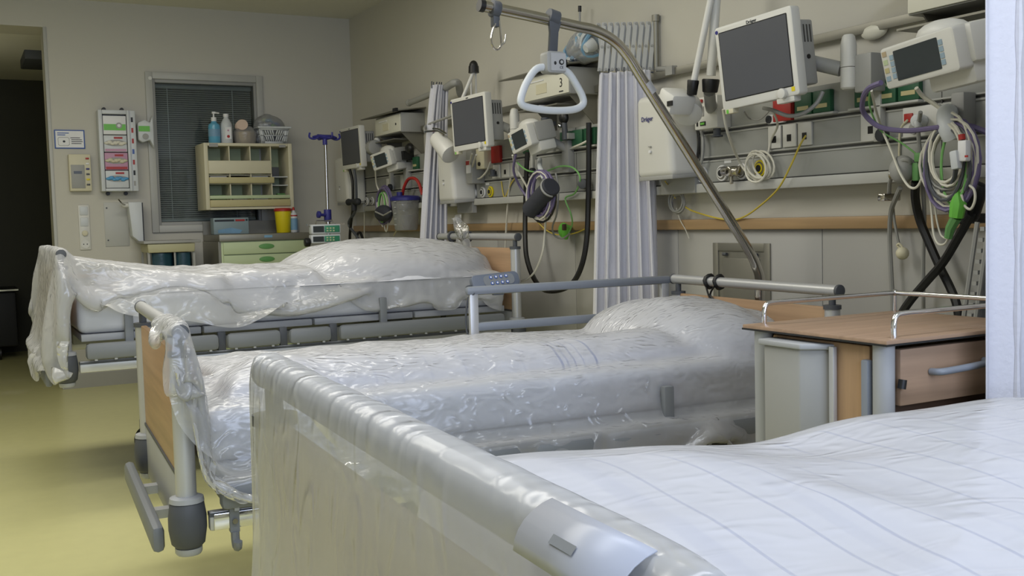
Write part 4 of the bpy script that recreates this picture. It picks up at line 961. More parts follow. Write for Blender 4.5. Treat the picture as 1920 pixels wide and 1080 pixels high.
MB().cyl((gx + .016, YT - .035, (h0.z + h1.z) / 2), (gx + .016, YT - .036, (h0.z + h1.z) / 2), .0055, seg=16).build('arrow_mark_inner', 'alu', t)
MB().ball((gx - .008, YT - .033, (h0.z + h1.z) / 2 - .004), (.005, .002, .006)).build('hand_mark', 'black', t)
text('CE', .012, t, frame(Vector((gx + .016, YT - .0335, h1.z + .013)), (1, 0, 0), (0, 0, 1)), 'ink')
loop = [T(*p) for p in ((1008, 128), (1035, 128), (1062, 134), (1080, 158), (1093, 184), (1091, 198), (1072, 206), (1030, 207), (990, 201), (977, 193), (979, 176), (990, 150))]
MB().tube(smooth(loop, 5, closed=True), .0125, 14, closed=True).build('grip', 'cool_white', t)

# ------------------------------------------------------------------ bedside cabinet
NX0, NY0, NY1, NZ_ = 1.735, 1.56, 2.02, .885
NX1 = 2.28
t = thing('bedside_cabinet', 'wooden bedside cabinet with chrome gallery between middle and nearest beds', 'nightstand', ((NX0 + NX1) / 2, (NY0 + NY1) / 2, 0))
MB().bb((NX0, NY0, NZ_ - .012), (NX1, NY1, NZ_)).build('top', 'wood_x', t, bevel=.002)
MB().bb((NX0 - .001, NY0 - .001, NZ_ - .013), (NX1 + .001, NY1 + .001, NZ_ - .0085)).build('top_edge', 'dark', t)
for x, y in ((NX0 + .035, NY0 + .04), (NX0 + .035, NY1 - .04), (NX1 - .035, NY0 + .04), (NX1 - .035, NY1 - .04)):
    MB().cyl((x, y, .09), (x, y, NZ_ - .013), .0235, seg=18).build('corner_post', 'bedgrey', t)
    c = MB().cyl((x, y - .014, .04), (x, y + .014, .04), .04, seg=18).build('castor', 'rubber', t, bevel=.005)
    MB().bb((x - .02, y - .02, .05), (x + .02, y + .02, .09)).build('castor_fork', 'bedgrey', c, bevel=.004)
MB().bb((NX0 + .03, NY0 + .075, .12), (NX0 + .05, NY1 - .075, NZ_ - .02)).build('side_panel', 'wood_z', t, bevel=.006)
MB().bb((NX0 + .012, NY0 + .065, .14), (NX0 + .03, NY0 + .085, NZ_ - .05)).build('side_profile', 'rail_grey', t, bevel=.004)
MB().bb((NX0 + .012, NY0 + .165, .14), (NX0 + .024, NY0 + .18, NZ_ - .03)).build('side_profile', 'alu', t, bevel=.002)
p_, q_ = NY0 + .19, NY1 - .10
MB().prism([(NX0 + .03, p_, .3), (NX0 + .03, q_, .3), (NX0 - .02, q_ - .0, .3), (NX0 - .02, p_ + .05, .3)], (0, 0, .545)).build('side_box', 'grey_plastic', t, bevel=.004)
MB().prism([(NX0 + .03, p_ - .012, .845), (NX0 + .03, q_ + .012, .845), (NX0 - .028, q_ + .012, .845), (NX0 - .028, p_ + .04, .845)], (0, 0, .014)).build('side_box_lid', 'bedgrey', t, bevel=.003)
MB().bb((NX1 - .05, NY0 + .05, .12), (NX1 - .03, NY1 - .05, NZ_ - .02)).bb((NX0 + .04, NY1 - .05, .12), (NX1 - .04, NY1 - .03, NZ_ - .02)).bb((NX0 + .05, NY0 + .06, .12), (NX1 - .05, NY1 - .05, .14)).build('carcass', 'wood_z', t)
d = MB().bb((NX0 + .062, NY0 + .018, NZ_ - .15), (NX1 - .062, NY0 + .04, NZ_ - .026)).build('drawer', 'wood_x', t, bevel=.002)
MB().tube(smooth([(NX0 + .155, NY0 + .016, NZ_ - .082), (NX0 + .16, NY0 - .008, NZ_ - .08), (NX0 + .21, NY0 - .012, NZ_ - .078), (NX0 + .28, NY0 - .012, NZ_ - .075), (NX0 + .325, NY0 - .008, NZ_ - .072), (NX0 + .33, NY0 + .016, NZ_ - .072)], 5), .008, 10).build('drawer_handle', 'rail_grey', d)
MB().bb((NX0 + .062, NY0 + .05, NZ_ - .27), (NX1 - .062, NY0 + .3, NZ_ - .155)).build('dark_recess', 'wood_dark', t)
d = MB().bb((NX0 + .062, NY0 + .018, .13), (NX1 - .062, NY0 + .04, NZ_ - .275)).build('door', 'wood_x', t, bevel=.002)
MB().tube(smooth([(NX0 + .12, NY0 + .016, .5), (NX0 + .12, NY0 - .012, .49), (NX0 + .12, NY0 - .012, .38), (NX0 + .12, NY0 + .016, .37)], 4), .008, 10).build('door_handle', 'rail_grey', d)
MB().cyl((NX0 + .06, NY0 + .01, NZ_ - .09), (NX0 + .056, NY0 + .01, NZ_ - .11), .009).build('lock', 'black', t)
gz = NZ_ + .052; ga = (NX0 + .07, NY0 + .025); gb = (NX0 + .07, NY1 - .025)
for (gx_, gy) in (ga, gb):
    s_ = 1 if gy > NY0 + .2 else -1
    MB().tube(smooth([(gx_ - .02, gy, NZ_ - .002), (gx_ - .02, gy, NZ_ + .03), (gx_ - .012, gy, NZ_ + .048), (gx_ + .012, gy, gz), (gx_ + .06, gy, gz)], 6) + [Vector((NX1 - .03, gy, gz))], .0065, 12).build('gallery_rail', 'chrome', t)
MB().tube([(NX1 - .03, NY0 + .025, gz), (NX1 - .03, NY1 - .025, gz)], .0065, 12).build('gallery_rail', 'chrome', t)
for gx_, gy in ((NX1 - .03, NY0 + .025), (NX1 - .03, NY1 - .025)): MB().cyl((gx_, gy, NZ_ - .002), (gx_, gy, gz), .005).build('gallery_post', 'chrome', t)
MB().ball((NX1 - .03, NY1 - .025, gz), .0095).build('gallery_joint', 'chrome', t)
# ================================================================== THE MEDIA WALL
def q(px, py, off=.08): return PX(px, py, XW - off)
CX = XW - .08                                    # front of the supply channel
ch = thing('supply_channel', 'long grey medical supply channel with outlets along the bed wall', 'supply channel', (XW, 5, 1.255))
CY0, CY1 = 1.75, 8.02
MB().bb((CX, CY0, 1.300), (XW, CY1, 1.394)).build('lower_panel', 'channel', ch, bevel=.003)
MB().bb((CX, CY0, 1.402), (XW, CY1, 1.508)).build('middle_panel', 'channel', ch, bevel=.003)
MB().bb((CX, CY0, 1.516), (XW, CY1, 1.632)).build('upper_panel', 'channel', ch, bevel=.004)
MB().bb((CX + .006, CY0, 1.29), (XW, CY1, 1.62)).build('groove_core', 'groove', ch)
MB().bb((CX - .022, CY0, 1.256), (XW, CY1, 1.296)).build('bottom_ledge', 'channel_light', ch, bevel=.005)
for z in (1.3985, 1.512):
    MB().bb((CX - .004, CY0, z - .012), (CX + .004, CY1, z - .007)).bb((CX - .004, CY0, z + .007), (CX + .004, CY1, z + .012)).build('rail_lip', 'channel_light', ch)
for y in (2.35, 4.2, 4.62, 6.45, 6.9): MB().bb((CX - .001, y - .0015, 1.3), (CX + .004, y + .0015, 1.63)).build('joint', 'groove', ch)
def plate(ax, ay, bx, by, d0, d1, m, name, parent=ch, bevel=.003, hz=None):
    """box standing on the channel front: pixel corners a (far top) and b (near bottom), d0..d1 metres proud of the channel"""
    a, b = PX(ax, ay, CX), PX(bx, by, CX)
    return MB().bb((CX - d1, min(a.y, b.y), min(a.z, b.z)), (CX - d0, max(a.y, b.y), max(a.z, b.z))).build(name, m, parent, bevel=bevel)
def plate_yz(y0, y1, z0, z1, d0, d1, m, name, parent=ch, bevel=.003):
    return MB().bb((CX - d1, y0, z0), (CX - d0, y1, z1)).build(name, m, parent, bevel=bevel)
def gas(py_, z, ring='label_white', r=.034, plug=False):
    g = MB().cyl((CX, py_, z), (CX - .012, py_, z), r, seg=24).build('gas_outlet', ring, ch, bevel=.003)
    MB().cyl((CX - .011, py_, z), (CX - .014, py_, z), r * .78, seg=22).build('outlet_ring', 'steel_dull', g)
    MB().cyl((CX - .013, py_, z), (CX - .017, py_, z), r * .6, seg=20).build('outlet_collar', 'label_white' if ring != 'yellow' else 'yellow', g)
    MB().cyl((CX - .016, py_, z), (CX - .02, py_, z), r * .4, seg=16).build('outlet_bore', 'black', g)
    return g
for y in (3.585, 3.45, 3.325): gas(y, 1.335)
gas(3.215, 1.342, 'yellow')
for k, y in enumerate((5.95, 5.83, 5.705, 5.6)): gas(y, 1.333, 'yellow' if k == 3 else 'label_white', .033)
for k, y in enumerate((7.9, 7.74, 7.62, 7.5)): gas(y, 1.333, 'yellow' if k == 3 else 'label_white', .032)
for y in (5.88, 5.65, 3.42, 7.82): plate_yz(y - .022, y + .022, 1.375, 1.393, 0, .002, 'label_white', 'outlet_label', bevel=0)
def data(y, z0, z1, w=.072, col='white_plastic'):
    p = plate_yz(y - w / 2, y + w / 2, z0, z1, 0, .01, col, 'data_outlet'); zc = (z0 + z1) / 2
    MB().bb((CX - .012, y - .011, zc - .022), (CX - .009, y + .011, zc + .004)).build('jack', 'black', p)
    return p
for y in (3.13, 3.047, 2.965): data(y, 1.415, 1.503)
for y in (5.52, 5.40, 5.29): data(y, 1.41, 1.49, .1)
data(2.642, 1.405, 1.503, .092)
p = plate_yz(2.352, 2.50, 1.405, 1.506, 0, .012, 'white_plastic', 'switch_plate'); MB().bb((CX - .018, 2.455, 1.455), (CX - .011, 2.49, 1.485)).build('rocker', 'red', p, bevel=.002)
MB().cyl((CX - .012, 2.45, 1.432), (CX - .02, 2.45, 1.432), .018, seg=20).build('round_socket', 'grey_plastic', p)
p = plate_yz(4.64, 4.75, 1.405, 1.503, 0, .012, 'white_plastic', 'switch_plate'); MB().bb((CX - .018, 4.70, 1.455), (CX - .011, 4.73, 1.48)).build('rocker', 'red', p, bevel=.002)
plate_yz(5.03, 5.13, 1.405, 1.49, 0, .012, 'white_plastic', 'switch_plate'); plate_yz(7.2, 7.3, 1.4, 1.49, 0, .012, 'white_plastic', 'switch_plate'); plate_yz(6.95, 7.02, 1.4, 1.5, 0, .012, 'white_plastic', 'switch_plate')
def green(y, z0, z1, w=.088, m='green', lab=True):
    p = plate_yz(y - w / 2, y + w / 2, z0, z1, 0, .022, m, 'power_socket', bevel=.004)
    if lab: MB().bb((CX - .0235, y - w * .33, z0 + .018), (CX - .0215, y + w * .33, z0 + .033)).build('socket_label', 'label_yellow', p)
    return p
for y in (2.662, 2.565, 2.468): 
    p = green(y, 1.528, 1.612); text('SV' if y > 2.6 else 'EV', .02, p, media_frame((CX - .0225, y, 1.59)), 'mint')
for y in (2.96, 2.865): green(y, 1.528, 1.61)
green(3.075, 1.516, 1.60, .10, 'red', False); p = plate_yz(3.07, 3.16, 1.512, 1.548, 0, .018, 'label_white', 'earth_block'); MB().cyl((CX - .018, 3.15, 1.53), (CX - .022, 3.15, 1.53), .016).build('earth_stud', 'rubber', p)
for y in (4.70, 4.58, 4.46): green(y, 1.53, 1.615, .1, lab=False)
for y in (5.12, 5.02): green(y, 1.53, 1.56, .08)
green(5.5, 1.50, 1.6, .11, 'red', False)
for y in (7.06, 6.96, 6.72): green(y, 1.53, 1.615, .085)
for y0, y1 in ((2.42, 2.73), (2.8, 3.0), (4.4, 4.78), (6.65, 7.1)): plate_yz(y0, y1, 1.518, 1.527, 0, .03, 'channel_light', 'socket_sill')

t = thing('equipment_rail', 'flat grey steel equipment rail running high along the bed wall', 'rail', (XW, 5, 1.80))
MB().bb((XW - .035, 1.75, 1.797), (XW - .022, 7.7, 1.832)).build('bar', 'steel_dull', t, bevel=.002)
for y in (2.0, 3.9, 5.3, 6.2, 7.4): MB().cyl((XW - .03, y, 1.815), (XW, y, 1.815), .014).build('standoff', 'steel_dull', t)
MB().ball((XW - .02, PX(1635, 50, XW - .03).y, 1.80), (.02, .06, .03)).build('rail_lamp', 'lamp_off', t)

# ------------------------------------------------------------------ lamp consoles (one per bed place)
def console(label, yn, num=None, tray=False):
    t = thing('lamp_console', label, 'wall console', (XW, yn + .25, 1.8), group='lamp consoles over the bed places')
    x0, y1 = XW - .18, yn + .49
    MB().bb((x0, yn, 1.79), (XW, y1, 1.925)).build('lamp_box', 'grey_plastic', t, bevel=.004)
    f = MB().bb((x0 - .008, yn + .004, 1.795), (x0, y1 - .004, 1.915)).build('front_panel', 'lamp_off', t, bevel=.003)
    MB().bb((x0 - .011, yn + .22, 1.82), (x0 - .007, yn + .33, 1.87)).build('card_holder', 'cream', f)
    MB().bb((x0 - .012, yn + .25, 1.885), (x0 - .007, yn + .4, 1.892)).build('slot', 'label_white', f)
    if num:
        text(num, .066, f, media_frame((x0 - .0085, yn + .075, 1.85)), 'black')
        MB().bb((x0 - .0095, yn + .055, 1.805), (x0 - .008, yn + .095, 1.811)).build('small_print', 'ink', f)
    else: MB().cyl((x0 - .011, yn + .08, 1.85), (x0 - .007, yn + .08, 1.85), .008).build('lamp_button', 'black', f)
    MB().prism([(x0 - .05, yn - .03, 1.93), (x0 - .05, y1 + .19, 1.93), (XW, y1 + .05, 1.955), (XW, yn - .03, 1.955)], (0, 0, .008)).build('top_tray', 'steel_dull', t, bevel=.002)
    MB().bb((x0 - .055, yn - .035, 1.925), (x0 - .035, yn + .02, 1.95)).build('tray_cap', 'black', t)
    MB().prism([(XW, yn + .03, 1.79), (XW - .17, yn + .03, 1.79), (XW, yn + .03, 1.62)], (0, .006, 0)).build('bracket', 'steel_dull', t)
    MB().prism([(XW, y1 - .05, 1.79), (XW - .17, y1 - .05, 1.79), (XW, y1 - .05, 1.62)], (0, .006, 0)).build('bracket', 'steel_dull', t)
    MB().bb((x0 - .02, yn + .1, 1.745), (XW - .03, y1 + .03, 1.752)).build('lower_tray', 'steel_dull', t)
    return t
console('grey lamp console above the back bed place, left of its curtain', 6.75)
console('grey lamp console with black number three above the middle bed place', 4.505, '3')
console('grey lamp console partly hidden by the front curtain', 1.91)
p = PX(1025, 193, XW - .12); tag(MB().bb((XW - .19, p.y - .05, 1.753), (XW - .06, p.y + .13, 1.762)).build('paper_sheet', 'label_white', None), 'white paper sheet lying on the tray under number three', 'paper')
p = PX(1100, 98, XW - .1)
t = thing('packed_bag', 'clear bag of bluish packed tubing on the number three console', 'bag', (XW - .1, p.y, 1.965))
bg = MB().ball((XW - .1, p.y, 2.02), (.085, .13, .085), 18, 10); bg.v = [(v[0] + .006 * math.sin(50 * v[1] + 30 * v[2]), v[1] + .008 * math.sin(41 * v[2]), v[2] + .006 * math.sin(44 * v[1])) for v in bg.v]
bg.build('bag_skin', 'bag_film', t)
for k in range(9):
    a_ = 2 * PI * k / 9; MB().tube([(XW - .1 - .02 + .05 * math.cos(a + a_), p.y + .095 * (k / 4 - 1) * .9 + .025 * math.sin(a * 2 + k), 2.015 + .055 * math.sin(a)) for a in np.linspace(0, 5.2, 14)], .0105, 6).build('tubing', ('box_blue', 'cool_white', 'key_blue', 'cool_white')[k % 4], t)
MB().lathe((XW - .17, p.y - .1, 1.99), [(.02, 0), (.034, .03), (.036, .05)], 18, Matrix.Rotation(R(60), 3, 'Y')).build('mask_cup', 'cool_white', t)

# ------------------------------------------------------------------ white wall boxes (one per bed place)
def wall_box(label, yn, w, z0, z1, logo=None, depth=.25):
    x0, x1 = XW - depth, CX - .0
    t = thing('white_wall_box', label, 'medical box', (CX, yn + w / 2, z0), group='white boxes on the supply channel')
    MB().prism([(x0 + .02, yn + .02, z0), (x1, yn, z0 + .01), (x1, yn + w, z0 + .01), (x0 + .02, yn + w - .02, z0)], (0, 0, .02)).build('base', 'grey_plastic', t, bevel=.004)
    c = MB(); c.hexa([(x0 + .012, yn + .012, z0 + .012), (x1, yn, z0 + .012), (x1, yn + w, z0 + .012), (x0 + .012, yn + w - .012, z0 + .012), (x0, yn + .03, z1), (x1, yn + .02, z1 + .02), (x1, yn + w - .02, z1 + .02), (x0, yn + w - .03, z1)])
    c.build('cover', 'white_plastic', t, bevel=.028, seg=4)
    MB().cyl((x0 - .001, yn + w * .55, z0 + .125), (x0 + .006, yn + w * .55, z0 + .125), .007, seg=12).build('indicator', 'label_white', t)
    MB().bb((x0 - .0012, yn + w * .55 - .008, z0 + .145), (x0 + .006, yn + w * .55 + .008, z0 + .149)).build('indicator_mark', 'grey_plastic', t)
    if logo: text(logo, .03, t, media_frame((x0 + .0, yn + w * .60, z0 + .268)), 'blue_dark')
    MB().bb((x1 - .03, yn + .02, z0 - .06), (x1, yn + w - .02, z0 + .01)).build('mount', 'grey_plastic', t)
    return t
wall_box('white rounded wall box marked Dräger behind the steel hoist pole', 3.585, .285, 1.318, 1.685, 'Dräger')
wall_box('white rounded wall box half hidden behind the back curtain', 5.79, .26, 1.27, 1.62)
wall_box('white rounded wall box in the far corner behind the drip stand', 7.75, .30, 1.31, 1.68)

# ------------------------------------------------------------------ patient monitors
def monitor(label, c, u, v, w, h, logo=None):
    M = frame(Vector(c), u, v)              # local z points out of the screen
    t = thing('patient_monitor', label, 'monitor', M=M, group='patient monitors on swivel arms')
    L_ = lambda *a: M @ Vector(a)
    b = MB().prism([L_(x, y, -.045) for x, y in rrect(0, 0, w, h, .012, 3)], M.to_3x3() @ Vector((0, 0, .045))); b.build('housing', 'white_plastic', t, bevel=.006)
    s = MB().prism([L_(x, y, -.0004) for x, y in rrect(-.004 * w, .005, w * .87, h * .80, .003, 2)], M.to_3x3() @ Vector((0, 0, .0022))).build('screen', 'screen', t)
    MB().prism([L_(x, y, -.0005) for x, y in rrect(-.004 * w, .005, w * .89, h * .825, .004, 2)], M.to_3x3() @ Vector((0, 0, .0012))).build('screen_gasket', 'black', t)
    MB().hexa([L_(a, b_, z) for z in (-.13, -.044) for a, b_ in ((-w * .2, -h * .38), (w * .44, -h * .38), (w * .44, h * .36), (-w * .2, h * .36))]).build('computer_back', 'grey_plastic', t, bevel=.008)
    for k in range(4): MB().bb((0, 0, 0), (.001, .001, .001)) if False else MB().hexa([L_(a, b_, z) for z in (-.115 + .016 * k, -.108 + .016 * k) for a, b_ in ((w * .43, h * .1), (w * .443, h * .1), (w * .443, h * .3), (w * .43, h * .3))]).build('vent_slot', 'groove', t)
    MB().cyl(L_(w * .44, -.02, -.09), L_(w * .45, -.02, -.09), .008).build('side_port', 'black', t)
    MB().cyl(L_(w * .31, -h * .452, -.002), L_(w * .31, -h * .452, .016), .018, seg=20).build('rotary_knob', 'white_plastic', t, bevel=.003)
    MB().hexa([L_(a, b_, z) for z in (-.04, -.004) for a, b_ in ((w * .2, -h * .56), (w * .42, -h * .56), (w * .42, -h * .49), (w * .2, -h * .49))]).build('lower_lip', 'white_plastic', t, bevel=.004)
    MB().hexa([L_(a, b_, z) for z in (-.03, .0005) for a, b_ in ((-w * .47, -h * .55), (-w * .36, -h * .55), (-w * .36, -h * .495), (-w * .47, -h * .495))]).build('lip_tag', 'cream', t, bevel=.002)
    MB().hexa([L_(a, b_, z) for z in (-.02, .0012) for a, b_ in ((-w * .45, -h * .545), (-w * .42, -h * .545), (-w * .42, -h * .50), (-w * .45, -h * .50))]).build('green_sticker', 'lime', t)
    MB().hexa([L_(a, b_, z) for z in (-.002, .0012) for a, b_ in ((w * .41, -h * .45), (w * .45, -h * .45), (w * .45, -h * .40), (w * .41, -h * .40))]).build('yellow_sticker', 'yellow', t)
    MB().cyl(L_(-w * .47, h * .44, 0), L_(-w * .47, h * .44, .0015), .007).build('power_mark', 'blue_dark', t)
    if logo: text(logo, .017, t, frame(L_(0, h * .452, .001), M.to_3x3() @ Vector((1, 0, 0)), M.to_3x3() @ Vector((0, 1, 0))), 'ink')
    else: MB().hexa([L_(a, b_, z) for z in (-.002, .0012) for a, b_ in ((-.012, h * .445), (.012, h * .445), (.012, h * .462), (-.012, h * .462))]).build('logo_plate', 'ink', t)
    # arm back to the channel
    j = L_(w * .1, 0, -.14); kx = CX - .09; jj = Vector((kx, j.y - .16, j.z - .06))
    a = MB().tube(smooth([L_(w * .1, 0, -.125), j, (j + jj) / 2, jj], 4), .026, 12)
    a.build('swivel_arm', 'grey_plastic', t)
    MB().lathe((kx, jj.y - .035, jj.z - .075), [(.022, 0), (.028, .006), (.028, .075)], 18).build('arm_joint_lower', 'white_plastic', t)
    MB().lathe((kx, jj.y - .035, jj.z + .002), [(.028, 0), (.028, .075), (.022, .105), (.016, .112)], 18).build('arm_joint_upper', 'white_plastic', t)
    MB().bb((kx + .0, jj.y - .135, jj.z - .09), (CX, jj.y - .06, jj.z + .04)).build('wall_bracket', 'grey_plastic', t, bevel=.005)
    MB().bb((CX - .03, jj.y - .12, 1.40), (CX, jj.y - .09, jj.z - .08)).build('bracket_post', 'channel_light', t, bevel=.003)
    MB().cyl((CX - .03, jj.y - .14, 1.42), (CX - .055, jj.y - .14, 1.42), .024, seg=14).build('clamp_knob', 'rubber', t, bevel=.004)
    return t
monitor('large patient monitor with dark screen beside the steel hoist pole', (2.55, 2.884, 1.708), (.089, -.995, .054), (-.083, .046, .995), .368, .305, 'Dräger')
monitor('patient monitor with dark screen right beside the back curtain', (2.6, 5.335, 1.717), (.115, -.993, .024), (-.035, .02, .999), .366, .304)
monitor('smallest looking patient monitor, in the far corner beside the drip stand', (2.65, 7.474, 1.729), (.066, -.998, .009), (-.037, .007, .999), .37, .309)

# ------------------------------------------------------------------ small monitoring modules
def module(label, c, u, v, w, h, big=False):
    M = frame(Vector(c), u, v); L_ = lambda *a: M @ Vector(a); D = M.to_3x3()
    t = thing('monitoring_module', label, 'monitor module', M=M)
    MB().prism([L_(x, y, -.05) for x, y in rrect(0, 0, w, h, .012, 3)], D @ Vector((0, 0, .05))).build('housing', 'white_plastic', t, bevel=.006)
    MB().prism([L_(x, y, -.0004) for x, y in rrect(-w * .01, 0, w * .6, h * .72, .003, 2)], D @ Vector((0, 0, .0018))).build('screen', 'screen_dark', t)
    for s_ in (-1, 1):
        for k in range(4 if big else 3):
            n_ = 4 if big else 3; yy = h * (-.3 + .6 * (k + .5) / n_)
            xx = -w * .01 + s_ * w * .335; MB().hexa([L_(a, b, z) for z in (-.001, .002) for a, b in ((xx - w * .025, yy - h * .06), (xx + w * .025, yy - h * .06), (xx + w * .025, yy + h * .06), (xx - w * .025, yy + h * .06))]).build('key', 'key_blue', t)
    for k, m_ in enumerate(('tan', 'mint', 'label_yellow', 'key_blue')):
        yy = h * (.36 - .2 * k); MB().hexa([L_(a, b, z) for z in (-.001, .0015) for a, b in ((-w * .47, yy - h * .07), (-w * .41, yy - h * .07), (-w * .41, yy + h * .05), (-w * .47, yy + h * .05))]).build('port_label', m_, t)
    MB().hexa([L_(a, b, z) for z in (-.15, -.045) for a, b in ((-w * .1, -h * .85), (w * .5, -h * .85), (w * .5, -h * .1), (-w * .1, -h * .1))]).build('dock', 'white_plastic', t, bevel=.014)
    MB().hexa([L_(a, b, z) for z in (-.16, -.04) for a, b in ((w * .1, -h * .4), (w * .56, -h * .4), (w * .56, h * .5), (w * .1, h * .5))]).build('dock_cap', 'grey_plastic' if not big else 'white_plastic', t, bevel=.014)
    MB().ball(L_(w * .12, h * .45, -.07), (.05, .09, .04)).build('cable_hood', 'white_plastic', t)
    a = L_(w * .2, -h * .3, -.15); b = Vector((CX - .01, a.y - .02, a.z - .06))
    MB().tube([a, (a + b) / 2, b], .022, 10).build('arm', 'grey_plastic', t)
    MB().bb((CX - .04, b.y - .045, 1.40), (CX, b.y + .02, b.z + .05)).build('arm_post', 'grey_plastic', t, bevel=.004)
    return t
module('wide module with long dark screen hanging beside the front curtain', (2.5, 2.132, 1.598), (-.242, -.97, .034), (-.182, .08, .98), .34, .125, True)
module('small module with tilted grey screen under the number three console', (2.6, 4.742, 1.576), (.02, -.983, .182), (-.186, .175, .967), .205, .115)
c1 = PX(714, 300, 2.66)
module('small module seen edge on in the far corner beside its monitor', (2.66, c1.y, c1.z), (.35, -.93, .18), (-.186, .1, .967), .2, .115)

# ------------------------------------------------------------------ examination lamps
def P3(px, py, off): return PX(px, py, XW - off)
t = thing('exam_lamp', 'white examination lamp on long tube arm beside the large monitor', 'lamp', P3(1280, 195, .3))
a, b = P3(1300, 158, .33), P3(1334, -8, .30)
MB().cyl(a, a + (b - a) * 1.35, .0135, seg=12).build('arm_tube', 'white_plastic', t)
a2, b2 = P3(1333, 142, .27), P3(1343, -8, .27)
MB().cyl(a2, a2 + (b2 - a2) * 1.35, .019, seg=12).build('arm_tube', 'white_plastic', t)
top = a + (b - a) * 1.38; top2 = a2 + (b2 - a2) * 1.38
MB().tube([top, (top + top2) / 2, top2], .026, 12).build('elbow_joint', 'black', t)
MB().cyl(P3(1300, 150, .33), P3(1297, 178, .33), .024, .02).build('head_joint', 'black', t, bevel=.004)
MB().cyl(P3(1333, 148, .27), P3(1331, 174, .27), .036, .03).build('base_joint', 'black', t, bevel=.006)
MB().tube([P3(1330, 172, .25), P3(1332, 195, .2), P3(1335, 210, .1)], .024, 10).build('base_post', 'grey_plastic', t)
c_ = P3(1290, 206, .28); ax = Vector((-.45, -.55, -.6)).normalized()
MB().lathe(c_, [(.03, .05), (.052, .04), (.06, .0), (.058, -.03), (.052, -.034)], 26, ax.to_track_quat('-Z', 'Y').to_matrix()).build('lamp_head', 'white_plastic', t)
hc = P3(1268, 190, .36)
MB().box(hc, (.12, .10, .085), Matrix.Rotation(R(28), 3, 'X')).build('head_grip', 'white_plastic', t, bevel=.014)
lc = P3(1256, 194, .422); MB().box(lc, (.004, .034, .02), Matrix.Rotation(R(0), 3, 'X')).build('grip_label', 'black', t)
t = thing('exam_lamp', 'white examination lamp folded up behind the monitor next to the back curtain', 'lamp', P3(850, 240, .3))
ap = P3(888, 124, .18)
MB().ball(ap, (.026, .03, .034)).cyl(ap, ap - Vector((0, 0, .04)), .03, .032).build('elbow_joint', 'black', t)
MB().cyl(ap - Vector((0, 0, .03)), P3(864, 192, .26), .011, seg=10).build('arm_tube', 'white_plastic', t)
for px in (884, 893): MB().cyl(P3(px - 1, 132, .16), P3(px, 215, .16), .006, seg=8).build('spring_rod', 'white_plastic', t)
MB().bb((XW - .3, P3(862, 190, .26).y - .03, P3(862, 190, .26).z - .05), (XW - .22, P3(862, 190, .26).y + .05, P3(862, 190, .26).z + .01)).build('arm_bracket', 'white_plastic', t, bevel=.006)
h0, h1 = P3(818, 258, .36), P3(846, 290, .33)
MB().tube([h0, h0 + (h1 - h0) * .1, h1], [.045, .052, .062], 20).build('lamp_head', 'white_plastic', t, bevel=.004)
MB().cyl(h0 + (h0 - h1) * .06 + Vector((-.02, 0, -.02)), h0 + Vector((-.02, 0, -.02)), .014).build('head_button', 'black', t)
MB().tube(smooth([P3(832, 253, .36), P3(820, 246, .36), P3(806, 246, .36), P3(797, 247, .36)], 4), .006, 6).tube(smooth([P3(836, 250, .35), P3(824, 243, .35), P3(812, 241, .35)], 4), .006, 6).build('head_fork', 'steel', t)
MB().tube(smooth([P3(797, 247, .36), P3(800, 235, .25), P3(850, 215, .2), P3(862, 200, .24)], 5), .008, 8).build('inner_arm', 'grey_plastic', t)
p0, p1 = P3(842, 300, .16), P3(875, 340, .12)
t = thing('shaded_side_block', 'grey block with printed card for the shaded side of the half hidden wall box', 'box', (CX - .05, p1.y, 1.40))
MB().bb((CX - .09, 5.68, 1.385), (CX, 5.76, 1.6)).build('body', 'grey_plastic', t, bevel=.008)  # extra block, grey for the wall box's side in shade, no separate box
MB().bb((CX - .094, 5.69, 1.45), (CX - .089, 5.75, 1.53)).build('card', 'label_white', t); MB().bb((CX - .096, 5.692, 1.5), (CX - .093, 5.748, 1.525)).build('card_header', 'red', t)
# control box under lamp
a = PX(1312, 185, CX - .05)
t = thing('gas_control_box', 'white control box with small green display between lamp and monitor', 'control box', (CX - .03, 3.45, 1.5))
MB().bb((CX - .075, 3.395, 1.52), (CX, 3.545, 1.655)).build('body', 'white_plastic', t, bevel=.006)
MB().bb((CX - .078, 3.47, 1.535), (CX - .074, 3.505, 1.552)).build('display', 'black', t); MB().bb((CX - .0795, 3.475, 1.539), (CX - .077, 3.5, 1.548)).build('display_digits', 'lime', t)
MB().bb((CX - .078, 3.48, 1.575), (CX - .074, 3.535, 1.615)).build('print_label', 'grey_plastic', t)
MB().bb((CX - .085, 3.485, 1.632), (CX - .074, 3.53, 1.645)).build('slider', 'red', t, bevel=.003)
MB().bb((CX - .077, 3.52, 1.535), (CX - .074, 3.53, 1.552)).build('indicator', 'black', t)
MB().cyl((CX - .04, 3.44, 1.485), (CX - .04, 3.44, 1.522), .016, seg=12).cyl((CX - .04, 3.44, 1.485), (CX - .04, 3.44, 1.492), .024, seg=12).build('outlet_stub', 'darkgrey', t)
a = P3(860, 300, .14)
t = thing('gas_control_box', 'cream control box with black button under the monitor beside the back curtain', 'control box', (CX - .03, 5.66, 1.5))
MB().bb((CX - .07, 5.55, 1.47), (CX, 5.66, 1.61)).build('body', 'cream', t, bevel=.005)
MB().cyl((CX - .07, 5.61, 1.5), (CX - .078, 5.61, 1.5), .012).build('button', 'black', t)
MB().cyl((CX - .04, 5.50, 1.42), (CX - .04, 5.50, 1.46), .016).cyl((CX - .04, 5.50, 1.42), (CX - .04, 5.50, 1.43), .026).build('outlet_stub', 'darkgrey', t)
